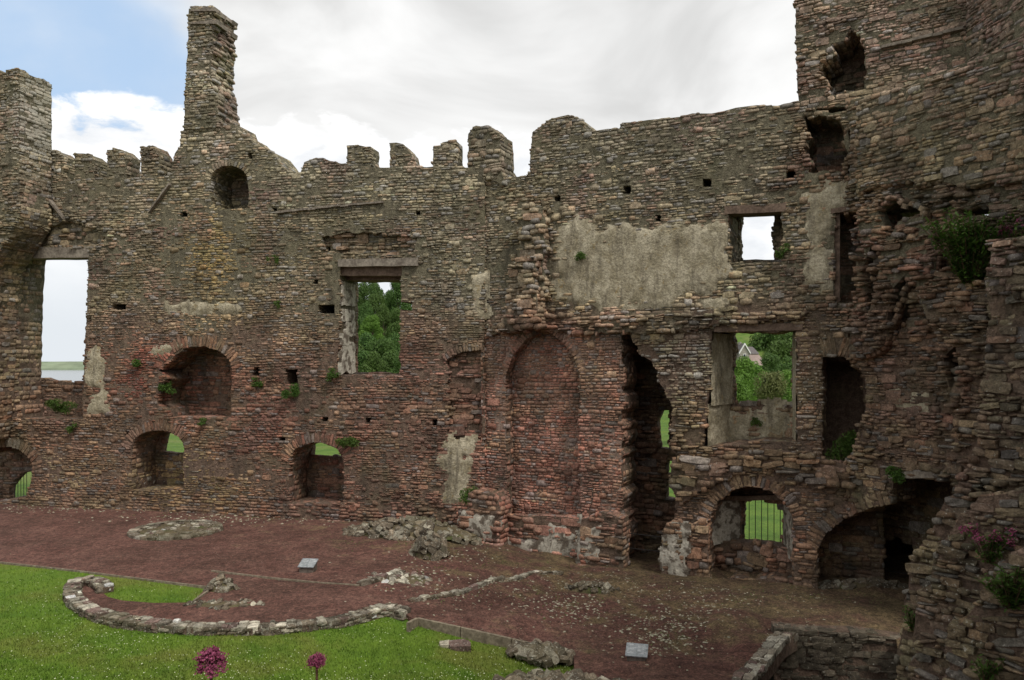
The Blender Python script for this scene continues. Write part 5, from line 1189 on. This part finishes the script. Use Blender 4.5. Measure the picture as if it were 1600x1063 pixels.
for px, yt, Y, k in ((548, 535, 95, 0), (572, 530, 98, 4), (596, 538, 92, 1), (620, 532, 96, 0), (640, 528, 100, 4), (562, 556, 84, 1), (586, 560, 82, 0), (610, 556, 85, 4), (634, 560, 82, 1), (440, 540, 92, 0), (462, 534, 96, 4), (484, 538, 90, 1), (506, 532, 95, 0), (528, 536, 92, 4), (474, 560, 82, 1), (516, 560, 84, 0), (664, 534, 96, 1), (690, 538, 92, 0)):
    tree(px, yt, Y, None, k, 'dark green tree in the lower belt of the wooded hill', gw+' lower belt', .85)
for px, yt, Y, k in ((545, 450, 150, 0), (566, 448, 152, 4), (580, 441, 158, 0), (588, 466, 146, 1), (608, 462, 160, 4), (622, 440, 150, 1), (640, 430, 156, 0), (572, 480, 138, 4), (600, 484, 140, 0), (622, 490, 138, 1), (450, 455, 150, 0), (476, 446, 154, 4), (502, 452, 150, 1), (526, 446, 156, 0), (490, 484, 138, 4), (520, 486, 140, 1), (664, 446, 150, 4), (690, 452, 152, 0)):
    tree(px, yt, Y, max(9, 14-(yt-430)*.05), k, 'mid green tree on the upper slope of the wooded hill', gw+' upper slope', .66)
tree(582, 496, 128, 6, 2, 'bright pale tree on the hillside clearing', gw+' clearing')
tree(568, 520, 118, 5, 2, 'yellow green bush at the edge of the hillside clearing', gw+' clearing')
gw3 = 'trees around the distant house'
for px, yt, Y, k in ((1140, 505, 150, 0), (1165, 500, 155, 4), (1190, 498, 150, 1), (1215, 502, 145, 0), (1240, 500, 150, 4), (1205, 520, 130, 1), (1228, 528, 124, 0), (1245, 520, 130, 4), (1040, 512, 150, 1), (1068, 506, 152, 0), (1092, 510, 148, 4), (1116, 504, 150, 1), (1270, 506, 146, 0)):
    tree(px, yt, Y, 15, k, 'tall green tree on the slope behind the distant house', gw3)
for px, yt, Y, k, lab in ((1155, 566, 66, 2, 'bright green bushy tree below the distant house'), (1172, 570, 70, 2, 'rounded bright green tree next to the bushy one below the house'), (1205, 560, 84, 1, 'dark layered tree close beside the distant house'), (1228, 566, 80, 0, 'dark green tree behind the pale shrub'), (1201, 590, 46, 3, 'pale olive shrub outside the wide window'), (1232, 588, 52, 2, 'yellow green shrub beside the pale olive one'), (1142, 590, 60, 2, 'leafy green bush at the window jamb'), (1100, 580, 64, 0, 'dark green bush downhill from the distant house')):
    tree(px, yt, Y, None, k, lab, gw3, .95 if Y > 50 else .8)
# distant house
def house():
    Y = 112; s = Y/F; X0 = (1166-CX)*s; zb = EYE+(HY-574)*s; rt = empty('gabled_house', 'grey stone gabled house with white bargeboards among trees', 'house', loc=(X0, Y, zb-1.5))
    q = lambda px, py: ((px-1166)*s, (574-py)*s+1.5)
    def prism(name, P, y0, y1, mat, par=rt):
        n = len(P); return mesh_obj(name, [(x, y0, z) for x, z in P]+[(x, y1, z) for x, z in P], [tuple(range(n)), tuple(range(2*n-1, n-1, -1))]+[(i, i+n, (i+1) % n+n, (i+1) % n) for i in range(n)], M[mat], par)
    ga = [q(1156, 590), q(1171, 590), q(1171, 552), q(1163.5, 540), q(1156, 552)]
    w_ = prism('wall', ga, 0, 6, 'housewall'); prism('wall', [q(1171, 590), q(1190, 590), q(1190, 553), q(1171, 553)], 1.5, 7, 'housewall'); prism('wall', [q(1130, 590), q(1156, 590), q(1156, 549), q(1130, 549)], 1.5, 7, 'housewall')
    for a, b in (((1154.5, 554), (1163.5, 539)), ((1163.5, 539), (1172.5, 554))):
        A, B = q(*a), q(*b); prism('bargeboard', [A, B, (B[0], B[1]+.28), (A[0], A[1]+.28)] if True else None, -.2, .0, 'paint')
        prism('roof', [(A[0], A[1]+.05), (B[0], B[1]+.05), (B[0], B[1]+.24), (A[0], A[1]+.24)], .01, 6.2, 'roof')
    V = [(*((q(1171, 553)[0]), 1.2), q(1171, 553)[1]), (q(1191, 553)[0], 1.2, q(1191, 553)[1]), (q(1190, 540)[0], 4.2, q(1190, 541)[1]), (q(1168, 540)[0], 4.2, q(1168, 541)[1]), (q(1171, 553)[0], 7.2, q(1171, 553)[1]), (q(1191, 553)[0], 7.2, q(1191, 553)[1])]
    rf = mesh_obj('roof', V, [(0, 1, 2, 3), (3, 2, 5, 4)], M['roof'], rt)
    V = [(q(1130, 549)[0], 1.2, q(0, 549)[1]), (q(1157, 549)[0], 1.2, q(0, 549)[1]), (q(1157, 540)[0], 4.2, q(0, 541)[1]), (q(1130, 540)[0], 4.2, q(0, 541)[1])]; mesh_obj('roof', V, [(0, 1, 2, 3)], M['roof'], rt)
    V = [(q(1171, 571)[0], -2, q(0, 571)[1]), (q(1194, 571)[0], -2, q(0, 571)[1]), (q(1190, 553)[0], 1.3, q(0, 554)[1]), (q(1171, 553)[0], 1.3, q(0, 554)[1])]; mesh_obj('lean_to_roof', V, [(0, 1, 2, 3)], M['redroof'], rt)
    for (x0, y0, x1, y1) in ((1161, 553, 1165.5, 560), (1148, 563, 1152, 570), (1142, 563, 1146, 570)):
        P = [q(x0, y1), q(x1, y1), q(x1, y0), q(x0, y0)]; f_ = prism('window', P, -.06 if x0 > 1155 else 1.44, .0 if x0 > 1155 else 1.5, 'paint'); m_ = .1; cx_, cz_ = (P[0][0]+P[1][0])/2, (P[0][1]+P[2][1])/2
        prism('pane', [(cx_+(a-cx_)*.7, cz_+(c-cz_)*.75) for a, c in P], -.08 if x0 > 1155 else 1.42, -.065 if x0 > 1155 else 1.435, 'pane', f_)
    prism('chimney', [q(1162.5, 541), q(1165, 541), q(1165, 534), q(1162.5, 534)], 2, 3, 'housewall')
house()
